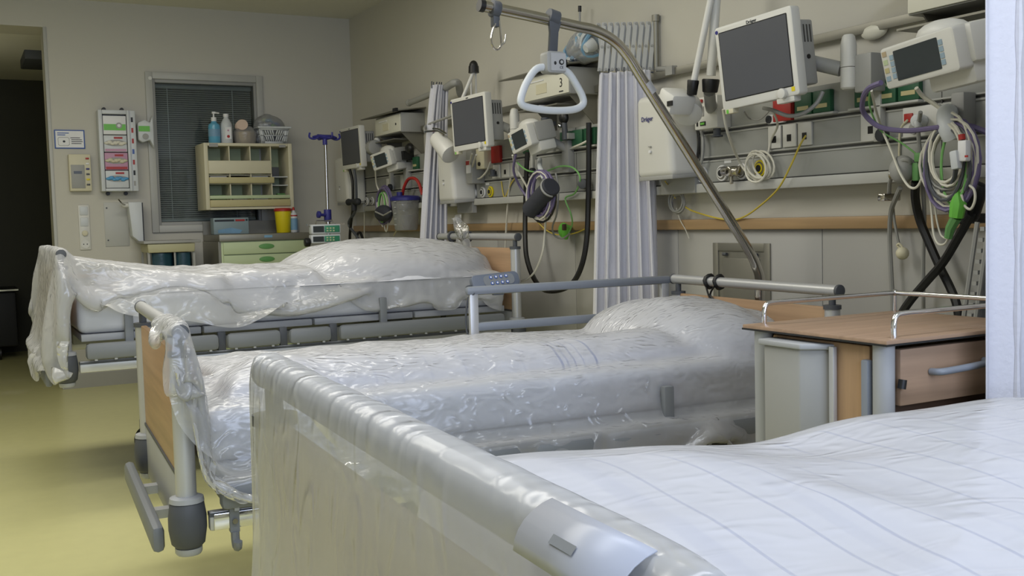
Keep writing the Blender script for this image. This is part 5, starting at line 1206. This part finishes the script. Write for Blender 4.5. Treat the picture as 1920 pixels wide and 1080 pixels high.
# connector on a gas outlet
t = thing('gas_connector', 'grey metal gas connector plugged between the outlets beside the hoist pole', 'connector', (CX - .04, 3.335, 1.335))
MB().cyl((CX - .015, 3.335, 1.335), (CX - .075, 3.335, 1.335), .02, seg=14).cyl((CX - .05, 3.39, 1.34), (CX - .05, 3.29, 1.335), .021, seg=14).cyl((CX - .05, 3.345, 1.335), (CX - .05, 3.34, 1.285), .009, seg=10).build('body', 'steel', t, bevel=.003)

# ------------------------------------------------------------------ white cordless lamp handle near number three
p = P3(1057, 222, .14)
t = thing('laryngoscope', 'black handled scope with bright tip clipped beside the middle sockets', 'instrument', (CX - .06, p.y, p.z))
MB().ball(P3(1057, 221, .14), (.022, .035, .034)).build('head', 'black', t)
MB().cyl(P3(1058, 226, .14), P3(1060, 262, .14), .013, .018).build('handle', 'darkgrey', t)
MB().ball(P3(1050, 236, .15), .013).build('bright_tip', 'chrome', t)
MB().bb((CX - .06, P3(1060, 250, .14).y - .03, 1.57), (CX, P3(1060, 250, .14).y + .03, 1.6)).build('holder', 'grey_plastic', t)
p = P3(964, 225, .12)
t = thing('thermometer_tube', 'slim cream tube standing upright behind the small tilted screen', 'tube', (XW - .12, p.y, 1.6))
MB().cyl(P3(966, 245, .12), P3(963, 203, .12), .014, seg=12).build('tube', 'cream', t); MB().bb((XW - .14, p.y - .02, 1.60), (XW - .06, p.y + .02, 1.65)).build('clip', 'white_plastic', t)
t = thing('flow_jar', 'cloudy flow meter jar on the channel beside the black scope', 'flow meter', (CX - .05, 4.84, 1.52))
MB().lathe((CX - .06, 4.83, 1.53), [(.025, 0), (.038, .01), (.038, .1), (.02, .12)], 16).build('jar', 'bag_film', t)
MB().cyl((CX - .06, 4.83, 1.65), (CX - .06, 4.83, 1.7), .024).bb((CX - .06, 4.82, 1.66), (CX, 4.84, 1.68)).build('cap', 'darkgrey', t)

# ------------------------------------------------------------------ curtains
def curtain(label, top, bot, z0, z1, folds, amp, hem=True, rows=26, rail=None):
    """pleated cloth between two floor lines: top edge path and bottom edge path"""
    (ta, tb), (ba, bb_) = top, bot; n = folds * 14 + 1; vs = []
    nzc = Noise(int(abs(ta[0] * 1000)) % 97)
    for i in range(rows + 1):
        f = i / rows; z = z1 + (z0 - z1) * f; g = f ** .8
        a = Vector((ta[0] + (ba[0] - ta[0]) * g, ta[1] + (ba[1] - ta[1]) * g)); b = Vector((tb[0] + (bb_[0] - tb[0]) * g, tb[1] + (bb_[1] - tb[1]) * g))
        d = (b - a); nrm = Vector((-d.y, d.x)).normalized(); dn = d.normalized()
        for k in range(n):
            s_ = k / (n - 1); ph = s_ * folds * 2 * PI + 1.6 * float(nzc(s_ * 5, f * 1.3)); am = amp * (.75 + .5 * float(nzc(s_ * 7 + 9, f * 1.5))) * (.8 + .2 * f)
            p = a + d * s_ + nrm * (am * math.sin(ph)) + dn * (am * .35 * math.sin(2 * ph)); vs.append((p.x, p.y, z))
    o = MB(); o.v = vs
    for i in range(rows):
        for k in range(n - 1): o.f.append((i * n + k, i * n + k + 1, (i + 1) * n + k + 1, (i + 1) * n + k))
    t = thing('curtain', label, 'curtain', ((ba[0] + bb_[0]) / 2, (ba[1] + bb_[1]) / 2, z0))
    c = o.build('cloth', 'curtain', t); sd = c.modifiers.new('s', 'SOLIDIFY'); sd.thickness = .002
    # double stitched side hem
    if hem is not False:
        k = hem; hm = MB().tube([Vector(vs[i * n + k]) + Vector((-.003, -.003, 0)) for i in range(rows + 1)], [.004 + .002 * ((i * 7) % 3) for i in range(rows + 1)], 5); hm.build('hem_seam', 'curtain', t)
    for k in range(folds):
        p = Vector(vs[min(n - 1, int((k + .25) / folds * (n - 1)))]); MB().tube([p + Vector((0, 0, -.02)), p + Vector((0, 0, .012)), p + Vector((.004, .004, .022))], .004, 6).build('hook', 'darkgrey', t)
    return t
curtain('white pleated curtain hanging from the scissor arm beside the marked wall box', ((2.68, 4.11), (2.835, 3.925)), ((2.60, 4.11), (2.825, 3.85)), .28, 1.83, 6, .03, hem=22)
curtain('white curtain gathered beside the monitor at the back', ((2.73, 6.1), (2.83, 6.12)), ((2.60, 6.23), (2.82, 6.21)), .28, 2.03, 5, .034, hem=False)
curtain('white curtain in the foreground at the right edge', ((1.965, 1.5), (2.75, 1.505)), ((1.975, 1.5), (2.75, 1.505)), .3, 2.08, 6, .02, hem=9)
MBr = lambda *a: None
t = thing('curtain_rail', 'grey folding curtain rail arm swung along the wall above the back curtain', 'curtain rail', P3(850, 160, .12))
MB().tube(smooth([P3(768, 193, .14), P3(800, 180, .14), P3(838, 163, .14)], 4), .02, 12).build('arm_tube', 'grey_plastic', t)
MB().ball(P3(767, 193, .14), .024).build('end_cap', 'grey_plastic', t)
e = P3(838, 163, .14); MB().tube(smooth([e, P3(852, 155, .14), P3(860, 158, .1), P3(863, 175, .05), Vector((XW - .0, P3(863, 180, .02).y, P3(863, 180, .02).z))], 5), .024, 12).build('elbow', 'grey_plastic', t)
t = thing('curtain_rail', 'grey tube rail carrying the foreground curtain, above the frame', 'curtain rail', (2.3, 1.5, 2.11))
MB().cyl((1.95, 1.5, 2.11), (XW, 1.5, 2.11), .016).build('tube', 'grey_plastic', t); MB().cyl((XW - .02, 1.5, 2.11), (XW, 1.5, 2.11), .04).build('wall_flange', 'grey_plastic', t)
# scissor arm
t = thing('scissor_arm', 'grey folded scissor arm of flat slats carrying the middle curtain', 'curtain arm', (2.93, 4.0, 1.84))
pa, pb = Vector((2.69, 4.115)), Vector((2.925, 3.995)); N_ = 9; d_ = (pb - pa).normalized(); nn_ = Vector((-d_.y, d_.x))
za, zb = 1.842, 2.065
piv = MB()
for k in range(N_):
    for s_ in (0, 1):
        f0, f1 = (k + (.06 if s_ == 0 else .94)) / N_, (k + (.94 if s_ == 0 else .06)) / N_
        a = pa + (pb - pa) * f0; b = pa + (pb - pa) * f1; off = nn_ * (.006 if s_ else -.006); w_ = d_ * .010
        th = nn_ * .0022
        pts = []
        for z, c in ((za, a), (zb, b)):
            for sx, sy in ((-1, -1), (1, -1), (1, 1), (-1, 1)): p = c + off + w_ * sx + th * sy; pts.append((p.x, p.y, z))
        MB().hexa(pts).build('slat', 'channel_light', t)
    for z in (za + .008, (za + zb) / 2, zb - .008):
        c = pa + (pb - pa) * ((k + .5) / N_ if abs(z - (za + zb) / 2) < .01 else (k + .06) / N_); piv.cyl((c.x - nn_.x * .012, c.y - nn_.y * .012, z), (c.x + nn_.x * .012, c.y + nn_.y * .012, z), .006, seg=10)
piv.build('pivot_pins', 'steel_dull', t)
MB().cyl((pb.x + .003, pb.y - .005, za - .03), (pb.x + .003, pb.y - .005, zb + .02), .013).cyl((pb.x + .003, pb.y - .005, zb), (pb.x + .003, pb.y - .005, zb + .03), .018).build('wall_post', 'steel_dull', t)
MB().tube([(pb.x + .003, pb.y - .005, 1.845), (pb.x - .01, pb.y - .05, 1.84), (pb.x, pb.y - .13, 1.83)], .012, 8).bb((XW - .05, pb.y - .16, 1.80), (XW - .02, pb.y - .11, 1.84)).build('rail_clamp', 'grey_plastic', t)
MB().tube([(pa.x, pa.y, za - .01), (pb.x, pb.y, za - .01)], .004, 6).build('hook_wire', 'darkgrey', t)
p = P3(1087, 20, .1); t = thing('call_antenna', 'thin grey rod with black tip rising above the hoist pole', 'rod', (XW - .05, p.y, p.z))
MB().cyl(P3(1087, 60, .06), P3(1087, 20, .06), .006, seg=8).build('rod', 'grey_plastic', t); MB().cyl(P3(1087, 22, .06), P3(1087, 11, .06), .009, seg=10).build('tip', 'black', t)

# ------------------------------------------------------------------ hatch in the wall panels
p0, p1 = PX(1340, 455, XW), PX(1447, 455, XW)
t = thing('wall_hatch', 'grey metal hatch set in the wall panel behind the middle bed', 'hatch', (XW, (p0.y + p1.y) / 2, .55))
y0, y1, z1 = p1.y, p0.y, p0.z; z0 = .5; fr = MB(); w_ = .035; X0 = XW - .012
fr.bb((X0, y0, z0), (XW, y0 + w_, z1)).bb((X0, y1 - w_, z0), (XW, y1, z1)).bb((X0, y0 + w_, z1 - w_), (XW, y1 - w_, z1)).bb((X0, y0 + w_, z0), (XW, y1 - w_, z0 + w_)); fr.build('frame', 'steel_dull', t, bevel=.002)
MB().bb((XW - .006, y0 + w_, z0 + w_), (XW, y1 - w_, z1 - w_)).build('door', 'steel_dull', t)
MB().bb((XW - .011, y0 + w_ + .03, z0 + .06), (XW - .005, y1 - w_ - .03, z1 - w_ - .03)).build('door_leaf', 'steel_dull', t, bevel=.003)
for y in (y0 + .085, y1 - .085): MB().cyl((XW - .014, y - .012, z1 - w_ - .014), (XW - .014, y + .012, z1 - w_ - .014), .007).build('hinge', 'darkgrey', t)

# ------------------------------------------------------------------ cables
def cab(pts, r, m, name, label, cat='cable', n=6, seg=7, group=None):
    P = smooth([P3(*p) for p in pts], n); o = MB().tube(P, r, seg).build(name, m); return tag(o, label, cat, group)
cab([(1356, 205, .36), (1365, 250, .3), (1385, 300, .14), (1402, 325, .12), (1420, 338, .11), (1438, 330, .11)], .0055, 'cable_white', 'white_cable', 'white cable dropping from the large monitor to a coil')
cab([(1450, 210, .3), (1458, 235, .2), (1447, 260, .1), (1441, 285, .1), (1440, 312, .11), (1443, 330, .11)], .0045, 'cable_white', 'white_cable', 'white cable rising from the coil towards the red socket')
cab([(1543, 172, .2), (1530, 195, .22), (1505, 213, .25), (1478, 217, .28), (1450, 207, .3), (1432, 203, .22)], .0075, 'cable_grey', 'grey_cable', 'thick grey cable looping under the large monitor')
cab([(1395, 208, .3), (1405, 222, .12), (1425, 224, .12), (1445, 205, .12)], .003, 'cable_grey', 'thin_cable', 'thin grey cable under the left part of the large monitor')
cab([(1511, 254, .1), (1500, 272, .12), (1482, 312, .13), (1458, 355, .12), (1420, 390, .06), (1392, 408, .04), (1370, 412, .04), (1340, 408, .04), (1300, 396, .04), (1285, 388, .05)], .0038, 'yellow_cable', 'yellow_cable', 'long yellow network cable sagging from the data outlet')
def coil(name, label, px, py, off, ru, rv, items, cat='cable', tilt=0, seed=3):
    """loops of cable hanging in a coil, one part per cable"""
    c = P3(px, py, off); t = thing(name, label, cat, c); rg = np.random.default_rng(seed)
    for (turns, r, m, su, sv, dz) in items:
        pts = []; ph = rg.uniform(0, 6)
        n_ = int(turns * 18)
        j = [rg.uniform(.82, 1.12, 2) for _ in range(int(turns) + 2)]; o_ = [rg.uniform(-.016, .016, 3) for _ in range(int(turns) + 2)]
        for i in range(n_ + 1):
            f = i / 18; k = int(f); w = f - k; A = j[k] * (1 - w) + j[k + 1] * w; O = o_[k] * (1 - w) + o_[k + 1] * w
            a = 2 * PI * f + ph; y = ru * su * A[0] * math.cos(a); z = rv * sv * A[1] * math.sin(a)
            y, z = y * math.cos(tilt) - z * math.sin(tilt), y * math.sin(tilt) + z * math.cos(tilt)
            pts.append(c + Vector((O[0] * 1.2, y + O[1], z + O[2] + dz)))
        MB().tube(pts, r, 6).build('cable', m, t)
    return t
coil('cable_coil', 'oval coil of white cable in front of the yellow gas outlet', 1421, 313, .13, .07, .055, [(4, .0045, 'cable_white', 1, 1, 0)], tilt=.5, seed=5)
coil('tube_coil', 'grey coil of thin tubing hanging below the marked wall box', 1272, 376, .05, .05, .05, [(4, .005, 'cable_grey', 1, 1, 0)], seed=8)
cab([(1300, 326, .1), (1283, 345, .06), (1276, 360, .05)], .0045, 'cable_grey', 'grey_tube', 'grey tube leading from the marked wall box down to the coil', 'tube')
cab([(1247, 340, .15), (1256, 352, .08), (1266, 372, .05)], .003, 'yellow_cable', 'yellow_lead', 'short yellow lead below the marked wall box')
cab([(1268, 390, .05), (1275, 412, .04), (1285, 430, .03), (1292, 447, .02)], .0022, 'cable_white', 'thin_white_lead', 'thin white lead hanging below the grey tubing coil')
cab([(1312, 236, .1), (1318, 262, .12), (1316, 300, .12), (1305, 325, .1)], .007, 'cable_grey', 'grey_hose', 'grey hose bowing beside the marked wall box', 'tube')
cab([(1308, 240, .1), (1311, 268, .11), (1306, 305, .1)], .006, 'black', 'black_hose', 'short black hose right of the marked wall box', 'tube')
# bed place of the front: hook with coils
t = thing('cable_hook', 'big white cable hook on the grey post beside the front curtain', 'hook', P3(1780, 230, .2))
h0, h1 = P3(1775, 215, .24), P3(1786, 257, .26)
MB().tube(smooth([P3(1778, 212, .15), h0, P3(1778, 240, .27), h1], 4), [.03] * 13, 12).build('hook_body', 'cool_white', t)
a, b = P3(1790, 175, .12), P3(1815, 235, .12); MB().bb((XW - .14, min(a.y, b.y), b.z), (XW - .08, max(a.y, b.y), a.z)).build('post', 'grey_plastic', t, bevel=.006)
coil('cable_bundle', 'large bundle of looped cables hanging on the white hook', 1783, 306, .27, .098, .125,
     [(4, .0045, 'cable_white', 1, 1, 0), (3, .0045, 'cable_white', .85, .95, .01), (2, .005, 'cable_white', .7, .75, .03), (3, .006, 'lilac', .95, 1.05, -.012), (2, .004, 'cable_green', .55, .9, -.01), (2, .006, 'darkgrey', .75, 1.0, .0), (3, .004, 'cable_grey', .9, .85, .015)], seed=11)
cab([(1652, 155, .5), (1630, 165, .48), (1618, 185, .42), (1620, 212, .36), (1650, 238, .32), (1700, 245, .3), (1750, 240, .29), (1772, 237, .29)], .0085, 'lilac', 'purple_cable', 'thick purple cable swinging from the wide module to the hook')
cab([(1790, 236, .24), (1815, 236, .24), (1845, 246, .22), (1880, 262, .2)], .009, 'lilac', 'purple_cable', 'thick purple cable running from the hook behind the curtain')
cab([(1634, 170, .4), (1642, 205, .3), (1655, 245, .2), (1672, 285, .2), (1688, 325, .22), (1705, 350, .23), (1720, 350, .24), (1732, 325, .25), (1745, 290, .26), (1766, 250, .27)], .0042, 'cable_white', 'white_lead', 'white lead sagging in a pointed loop before the valve')
cab([(1632, 168, .4), (1630, 195, .34), (1640, 225, .28), (1655, 248, .2), (1690, 268, .16), (1722, 292, .14)], .0032, 'cable_green', 'green_lead', 'thin green lead hanging from the wide module')
cab([(1718, 165, .25), (1730, 180, .22), (1752, 195, .2), (1775, 212, .18)], .007, 'cable_white', 'white_cable', 'white cable slanting behind the wide module to the post')
t = thing('white_connector', 'white connector blocks with red tip hanging in the cable bundle', 'connector', P3(1800, 290, .3))
MB().box(P3(1808, 283, .31), (.025, .03, .062)).build('block', 'label_white', t, bevel=.005); MB().box(P3(1792, 300, .32), (.022, .026, .056), Matrix.Rotation(R(-8), 3, 'X')).build('block', 'cool_white', t, bevel=.005)
MB().cyl(P3(1804, 262, .31), P3(1803, 252, .31), .010).build('red_tip', 'red', t); MB().box(P3(1812, 293, .335), (.003, .01, .006)).build('print_mark', 'red', t)
cab([(1792, 312, .32), (1790, 330, .3), (1782, 348, .28), (1765, 358, .27)], .007, 'darkgrey', 'dark_plug_cable', 'dark cable leaving the white connector blocks')
t = thing('green_connector', 'long bright green adapter hanging below the cable bundle', 'connector', P3(1790, 400, .28))
MB().tube([P3(1795, 360, .28), P3(1797, 382, .28), P3(1793, 408, .28)], [.008, .024, .021], 8).build('body', 'lime', t); MB().tube([P3(1793, 408, .28), P3(1782, 428, .28), P3(1778, 447, .28)], [.017, .015, .012], 8).build('tail', 'mint_dark', t)
MB().tube([P3(1794, 365, .28), P3(1798, 345, .28), P3(1800, 325, .28)], [.008, .006, .005], 8).build('sleeve', 'lime', t)
cab([(1778, 447, .28), (1770, 458, .28), (1758, 456, .27), (1750, 435, .26), (1746, 390, .25), (1742, 350, .25), (1738, 300, .25)], .0035, 'cable_white', 'white_lead', 'white lead looping down to the green adapter')
cab([(1776, 448, .27), (1764, 440, .25), (1756, 410, .25), (1752, 370, .25)], .0028, 'cable_white', 'white_lead', 'thin inner white lead beside the green adapter')
cab([(1812, 345, .28), (1826, 355, .28), (1828, 375, .28), (1820, 392, .28), (1808, 385, .28), (1803, 365, .28)], .004, 'cable_white', 'white_lead', 'small white cable loop near the front curtain, lower one')
t = thing('pressure_cuff', 'black blood pressure cuff tucked behind the cable bundle', 'cuff', P3(1815, 380, .2))
MB().box(P3(1815, 375, .18), (.05, .1, .13), Matrix.Rotation(R(20), 3, 'X')).build('cuff', 'black', t, bevel=.02); MB().bb((XW - .2, P3(1830, 410, .16).y, P3(1830, 410, .16).z - .015), (XW - .1, P3(1800, 410, .16).y, P3(1800, 410, .16).z + .015)).build('strap', 'dark', t, bevel=.008)
# oxygen valve with hoses and ball
t = thing('suction_valve', 'grey suction valve with bent pipe and knob on the channel', 'valve', P3(1690, 325, .14))
MB().ball(P3(1692, 318, .17), (.04, .045, .048)).build('body', 'grey_plastic', t); MB().cyl(P3(1700, 322, .1), P3(1718, 318, .12), .03, .034).build('collar', 'grey_plastic', t)
MB().cyl(P3(1680, 326, .17), P3(1668, 327, .18), .013, .02).build('knob', 'steel', t, bevel=.003); MB().cyl(P3(1668.2, 327, .18), P3(1667, 327, .181), .012).build('knob_face', 'black', t)
MB().tube(smooth([P3(1674, 322, .18), P3(1682, 308, .19), P3(1695, 300, .19), P3(1705, 303, .18), P3(1704, 315, .17)], 5), .008, 8).build('bent_pipe', 'grey_plastic', t)
MB().tube(smooth([P3(1672, 332, .16), P3(1668, 345, .13), P3(1667, 368, .1)], 4), .007, 8).build('down_pipe', 'grey_plastic', t)
MB().bb((XW - .14, P3(1674, 370, .1).y, P3(1674, 370, .1).z - .012), (XW - .06, P3(1660, 370, .1).y, P3(1660, 370, .1).z + .012)).build('pipe_clamp', 'steel', t, bevel=.004)
cab([(1688, 352, .16), (1678, 375, .12), (1670, 400, .08), (1668, 450, .05), (1671, 520, .05), (1674, 575, .05), (1674, 640, .05)], .0085, 'cable_grey', 'grey_hose', 'light grey hose dropping from the valve behind the bedside cabinet', 'tube')
t = thing('call_ball', 'cream ball shaped handle hanging on a cord below the valve', 'pull handle', P3(1692, 475, .06))
MB().ball(P3(1692, 475, .06), .0225).build('ball', 'cream', t); MB().tube(smooth([P3(1674, 380, .08), P3(1677, 415, .07), P3(1686, 460, .06)], 5), .005, 6).build('cord', 'cable_grey', t)
MB().tube(smooth([P3(1687, 465, .06), P3(1682, 460, .065), P3(1686, 457, .065), P3(1692, 463, .06)], 4), .004, 6).build('cord_ring', 'cream', t)
cab([(1717, 340, .16), (1716, 370, .13), (1724, 410, .1), (1740, 450, .09), (1762, 500, .09), (1782, 540, .1), (1795, 575, .12), (1800, 620, .12)], .0145, 'black', 'black_hose', 'thick black hose crossing in front, running down to the right', 'tube')
cab([(1822, 400, .2), (1800, 440, .17), (1770, 490, .14), (1740, 525, .13), (1710, 560, .13), (1690, 590, .14), (1680, 620, .14)], .0145, 'black', 'black_hose', 'thick black hose slanting from the cuff down to the left', 'tube')
cab([(1726, 210, .16), (1722, 250, .12), (1728, 320, .12), (1733, 400, .08), (1731, 480, .06), (1731, 560, .05), (1732, 640, .05)], .007, 'cable_grey', 'grey_cable', 'straight grey cable falling beside the black hoses')
p = P3(1722, 225, .12); tag(MB().cyl(P3(1728, 228, .1), P3(1718, 226, .14), .024, .022).tube([P3(1718, 226, .14), P3(1722, 240, .14)], .012, 8).build('power_plug', 'cool_white', None, bevel=.004), 'white angled power plug in the switch plate', 'plug')
cab([(1702, 225, .1), (1688, 245, .09), (1686, 300, .085)], .004, 'cream', 'cream_strip', 'thin cream strip on the channel above the valve', 'strip')
p = P3(1722, 300, .2); tag(MB().box(P3(1722, 295, .18), (.012, .028, .03)).box(P3(1721, 322, .16), (.03, .025, .06)).build('green_clip', 'mint_dark', None, bevel=.004), 'small green clip left of the cable bundle', 'clip')
# dark trolley-like column behind the front curtain
t = thing('dark_column', 'dark ventilator column with toothed cable track behind the bedside cabinet', 'column', (2.6, 1.95, 0))
MB().prism([(2.62, 1.86, .15), (2.62, 2.13, .15), (2.66, 2.02, 1.13), (2.66, 1.86, 1.13)], (.16, 0, 0)).build('column', 'darkgrey', t, bevel=.01)
MB().bb((2.56, 1.84, .02), (2.84, 2.16, .15)).build('foot', 'darkgrey', t, bevel=.02)
tr = MB()
for k in range(26):
    f = k / 25; tr.box((2.615 + .04 * f, 2.125 - .1 * f, .3 + .8 * f), (.02, .014, .012))
o = tr.build('track_teeth', 'grey_plastic', t); o['kind'] = 'stuff'
MB().tube([(2.612, 2.15, .28), (2.65, 2.045, 1.12)], .007, 6).tube([(2.608, 2.105, .28), (2.645, 2.0, 1.12)], .007, 6).build('track', 'grey_plastic', t)

# ---- middle bed place cables
cab([(967, 290, .33), (963, 320, .3), (975, 350, .24), (990, 372, .22)], .007, 'lilac', 'purple_cable', 'purple cable hanging from the small tilted module')
cab([(961, 291, .33), (968, 315, .28), (985, 345, .24), (995, 365, .22)], .0055, 'cable_white', 'white_lead', 'white lead hanging from the small tilted module to the bundle')
coil('cable_bundle', 'bundle of purple cables looped on the hook below the small module', 1012, 362, .3, .125, .115, [(5, .0065, 'lilac', 1, 1, 0), (2, .0065, 'lilac', .8, .9, .01), (3, .0045, 'cable_white', 1.05, 1.0, -.01), (1.5, .006, 'black', 1.15, 1.1, -.02)], seed=21)
t = thing('cable_hook', 'slim white cable hook holding the purple bundle', 'hook', P3(1015, 320, .22))
MB().tube(smooth([P3(1012, 300, .14), P3(1012, 312, .24), P3(1016, 322, .28), P3(1020, 335, .3)], 4), [.014] * 12 + [.01], 10).build('hook_body', 'cool_white', t)
t = thing('pressure_cuff', 'rolled dark grey blood pressure cuff in the purple cable bundle', 'cuff', P3(1015, 375, .3))
c = P3(1014, 372, .32); ax = (P3(1034, 350, .32) - P3(994, 396, .32))
MB().tube([c - ax * .5, c - ax * .48, c + ax * .48, c + ax * .5], [.042, .048, .048, .042], 18).build('roll', 'cuff', t)
MB().tube([c + ax * .42 + (Vector((0, ax.z, -ax.y)).normalized() * .048 * math.cos(a) + Vector((1, 0, 0)) * .048 * math.sin(a)) for a in np.linspace(-PI, 0.3, 12)], .006, 6).build('edge_stitch', 'grey_plastic', t)
MB().tube([c - ax * .5 + (Vector((0, ax.z, -ax.y)).normalized() * .03 * math.cos(a) + Vector((1, 0, 0)) * .03 * math.sin(a)) for a in np.linspace(0, 6.2, 14)], .005, 6).build('roll_spiral', 'grey_plastic', t)
cab([(989, 285, .12), (987, 330, .12), (985, 400, .12), (985, 450, .14), (988, 485, .16), (1000, 520, .18), (1018, 542, .2), (1045, 545, .2), (1072, 532, .18), (1090, 500, .16), (1100, 450, .14), (1103, 380, .12), (1104, 310, .12), (1104, 230, .12)], .014, 'black', 'black_hose', 'thick black hose hanging in a deep loop beside the middle curtain', 'tube')
cab([(957, 335, .1), (953, 370, .08), (949, 430, .06), (947, 480, .05), (946, 520, .05)], .006, 'cable_white', 'white_cable', 'straight white cable dropping behind the far head bar')
cab([(1023, 402, .2), (1022, 430, .18), (1018, 470, .2), (1005, 505, .22), (990, 522, .24), (975, 528, .26)], .0058, 'cable_white', 'white_cable', 'white cable with red tip curving down behind the hand control')
t = thing('red_plug', 'small red and white plug hanging below the rolled cuff', 'plug', P3(1026, 400, .2)); MB().cyl(P3(1025, 395, .2), P3(1027, 404, .2), .016).build('red_part', 'red', t); MB().cyl(P3(1028, 404, .2), P3(1030, 411, .2), .011).build('white_part', 'label_white', t)
cab([(1042, 325, .2), (1047, 355, .2), (1044, 400, .2), (1036, 425, .16), (1040, 442, .12), (1055, 447, .1), (1068, 438, .1)], .005, 'cable_grey', 'grey_lead', 'grey lead curling down to the green holder')
cab([(970, 305, .14), (990, 320, .16), (1020, 322, .14), (1050, 312, .14), (1075, 315, .14), (1088, 335, .14), (1078, 362, .12), (1060, 372, .12), (1070, 400, .12), (1073, 420, .1), (1066, 437, .08)], .0045, 'cable_green', 'green_cable', 'pale green cable wandering across the channel to the green holder')
t = thing('green_holder', 'bright green cable holder with brown plug hanging under the wood strip', 'holder', P3(1060, 435, .07))
MB().ball(P3(1057, 432, .06), (.02, .05, .042)).cyl(P3(1065, 425, .06), P3(1059, 446, .06), .022, .018).build('body', 'lime', t); MB().box(P3(1058, 426, .085), (.02, .02, .034)).build('plug', 'wood_dark', t, bevel=.004)
cab([(967, 332, .09), (958, 345, .09), (946, 370, .09), (940, 340, .085)], .0035, 'yellow_cable', 'yellow_lead', 'thin yellow lead looping below the middle data outlets')
cab([(1000, 405, .1), (1010, 418, .06), (1025, 432, .05), (1045, 440, .05), (1075, 438, .05), (1100, 428, .05)], .0035, 'yellow_cable', 'yellow_lead', 'yellow lead running along the wood strip to the middle curtain')
p = P3(1095, 345, .12); tag(MB().cyl(P3(1098, 345, .08), P3(1092, 345, .13), .026).build('wall_buffer', 'darkgrey', None, bevel=.006), 'round dark buffer on the channel beside the middle curtain', 'buffer')
cab([(1105, 262, .12), (1090, 270, .14), (1078, 275, .12), (1070, 278, .09)], .006, 'cable_white', 'white_cable', 'white cable plugged beside the middle green sockets')
cab([(885, 288, .3), (881, 310, .16), (886, 330, .13), (898, 335, .13), (912, 322, .13), (920, 303, .12)], .006, 'cable_white', 'white_cable', 'white cable looping below the monitor to the red socket')
cab([(893, 290, .3), (888, 305, .2), (884, 318, .14)], .006, 'cable_white', 'white_cable', 'short white cable end below the monitor next to the back curtain')
# ---- back bed place
for k, dx in enumerate((0, 4)):
    cab([(656 + dx * 2, 318, .29), (661 + dx * 1.5, 340, .285), (662 + dx * 1.5, 375, .285), (661 + dx, 398, .285), (658 - 8 * k + 4 * k, 420, .27), (656 + 14 * k, 445, .25), (657 + 25 * k, 475, .22)], .011, 'black' if k == 0 else 'darkgrey', 'black_hose', ('black hose in the far corner, left strand of the pair', 'black hose in the far corner, right strand of the pair')[k], 'tube')
cab([(692, 476, .15), (683, 455, .16), (675, 436, .17), (669, 445, .17), (674, 465, .16), (685, 478, .15)], .01, 'black', 'black_hose', 'small black hose loop low in the far corner', 'tube')
p = P3(662, 380, .14); tag(MB().cyl(P3(654, 379, .31), P3(671, 378, .31), .022).ball(P3(654, 379, .31), .026).ball(P3(671, 378, .31), .026).cyl(P3(663, 379, .31), P3(664, 395, .31), .02).build('hose_clamp', 'rubber', None), 'dark double knob hose clamp in the far corner', 'clamp')
cab([(682, 375, .1), (683, 400, .08), (683, 440, .06), (682, 480, .06)], .005, 'cable_white', 'white_cable', 'straight white cable in the far corner')
cab([(704, 320, .28), (706, 345, .24), (712, 360, .22)], .006, 'cable_white', 'white_lead', 'white lead under the edge on module')
coil('cable_bundle', 'bundle of purple and green cables in the far corner', 720, 383, .22, .15, .125, [(4, .008, 'lilac', 1, 1, 0), (2, .006, 'cable_green', .5, .85, -.01), (2, .006, 'cable_white', .8, .9, 0), (1.5, .005, 'cable_white', .4, 1.1, -.06)], seed=31)
t = thing('pressure_cuff', 'dark cuff at the bottom of the far corner cable bundle', 'cuff', P3(719, 400, .25))
MB().ball(P3(719, 400, .26), (.05, .13, .06)).build('roll', 'cuff', t); MB().tube([P3(704, 397, .32), P3(719, 404, .325), P3(733, 396, .32)], .006, 6).build('edge_stitch', 'grey_plastic', t)
cab([(739, 395, .18), (745, 415, .14), (744, 430, .1), (738, 442, .08)], .006, 'cream', 'cream_lead', 'cream lead below the suction jar')
t = thing('suction_jar', 'clear suction jar with blue lid and red hose beside the back curtain', 'suction jar', P3(760, 400, .16))
c = P3(761, 405, .17); zt_ = P3(761, 376, .17).z; zb_ = P3(761, 432, .17).z
MB().lathe((c.x, c.y, zb_), [(.07, 0), (.08, .01), (.1, zt_ - zb_)], 22).build('jar', 'bag_film', t)
MB().lathe((c.x, c.y, zb_ + .004), [(.067, 0), (.085, (zt_ - zb_) * .5)], 22).build('inner_liner', 'bag_film', t)
MB().lathe((c.x, c.y, zt_), [(.108, 0), (.108, .02), (.09, .032), (.03, .036)], 22).cyl((c.x - .03, c.y + .03, zt_ + .03), (c.x - .03, c.y + .03, zt_ + .06), .02).build('lid', 'blue_dark', t)
for k in range(5): MB().bb((c.x - .1, c.y - .06, zb_ + .04 + .04 * k), (c.x - .095, c.y - .03, zb_ + .043 + .04 * k)).build('scale_mark', 'label_white', t)
MB().tube(smooth([Vector((c.x, c.y + .05, zt_ + .04)), P3(758, 350, .17), P3(766, 336, .16), P3(778, 335, .16), P3(786, 345, .15), P3(792, 365, .14)], 5), .011, 8).build('red_hose', 'red', t)
p = P3(768, 285, .1); tag(MB().ball(P3(768, 278, .14), (.03, .045, .035)).bb((XW - .16, P3(768, 285, .1).y - .03, 1.6), (XW - .08, P3(768, 285, .1).y + .03, 1.66)).build('black_scope', 'black', None), 'black instrument head under the far lamp console', 'instrument')
t = thing('flow_jar', 'greenish flow meter cap beside the far corner monitor', 'flow meter', P3(700, 275, .2)); MB().cyl(P3(694, 277, .2), P3(704, 276, .2), .05, .055).build('cap', 'grey_plastic', t, bevel=.008); MB().cyl(P3(693, 277, .2), P3(694.5, 277, .2), .03).build('green_face', 'mint_dark', t)
p = P3(752, 400, .05)
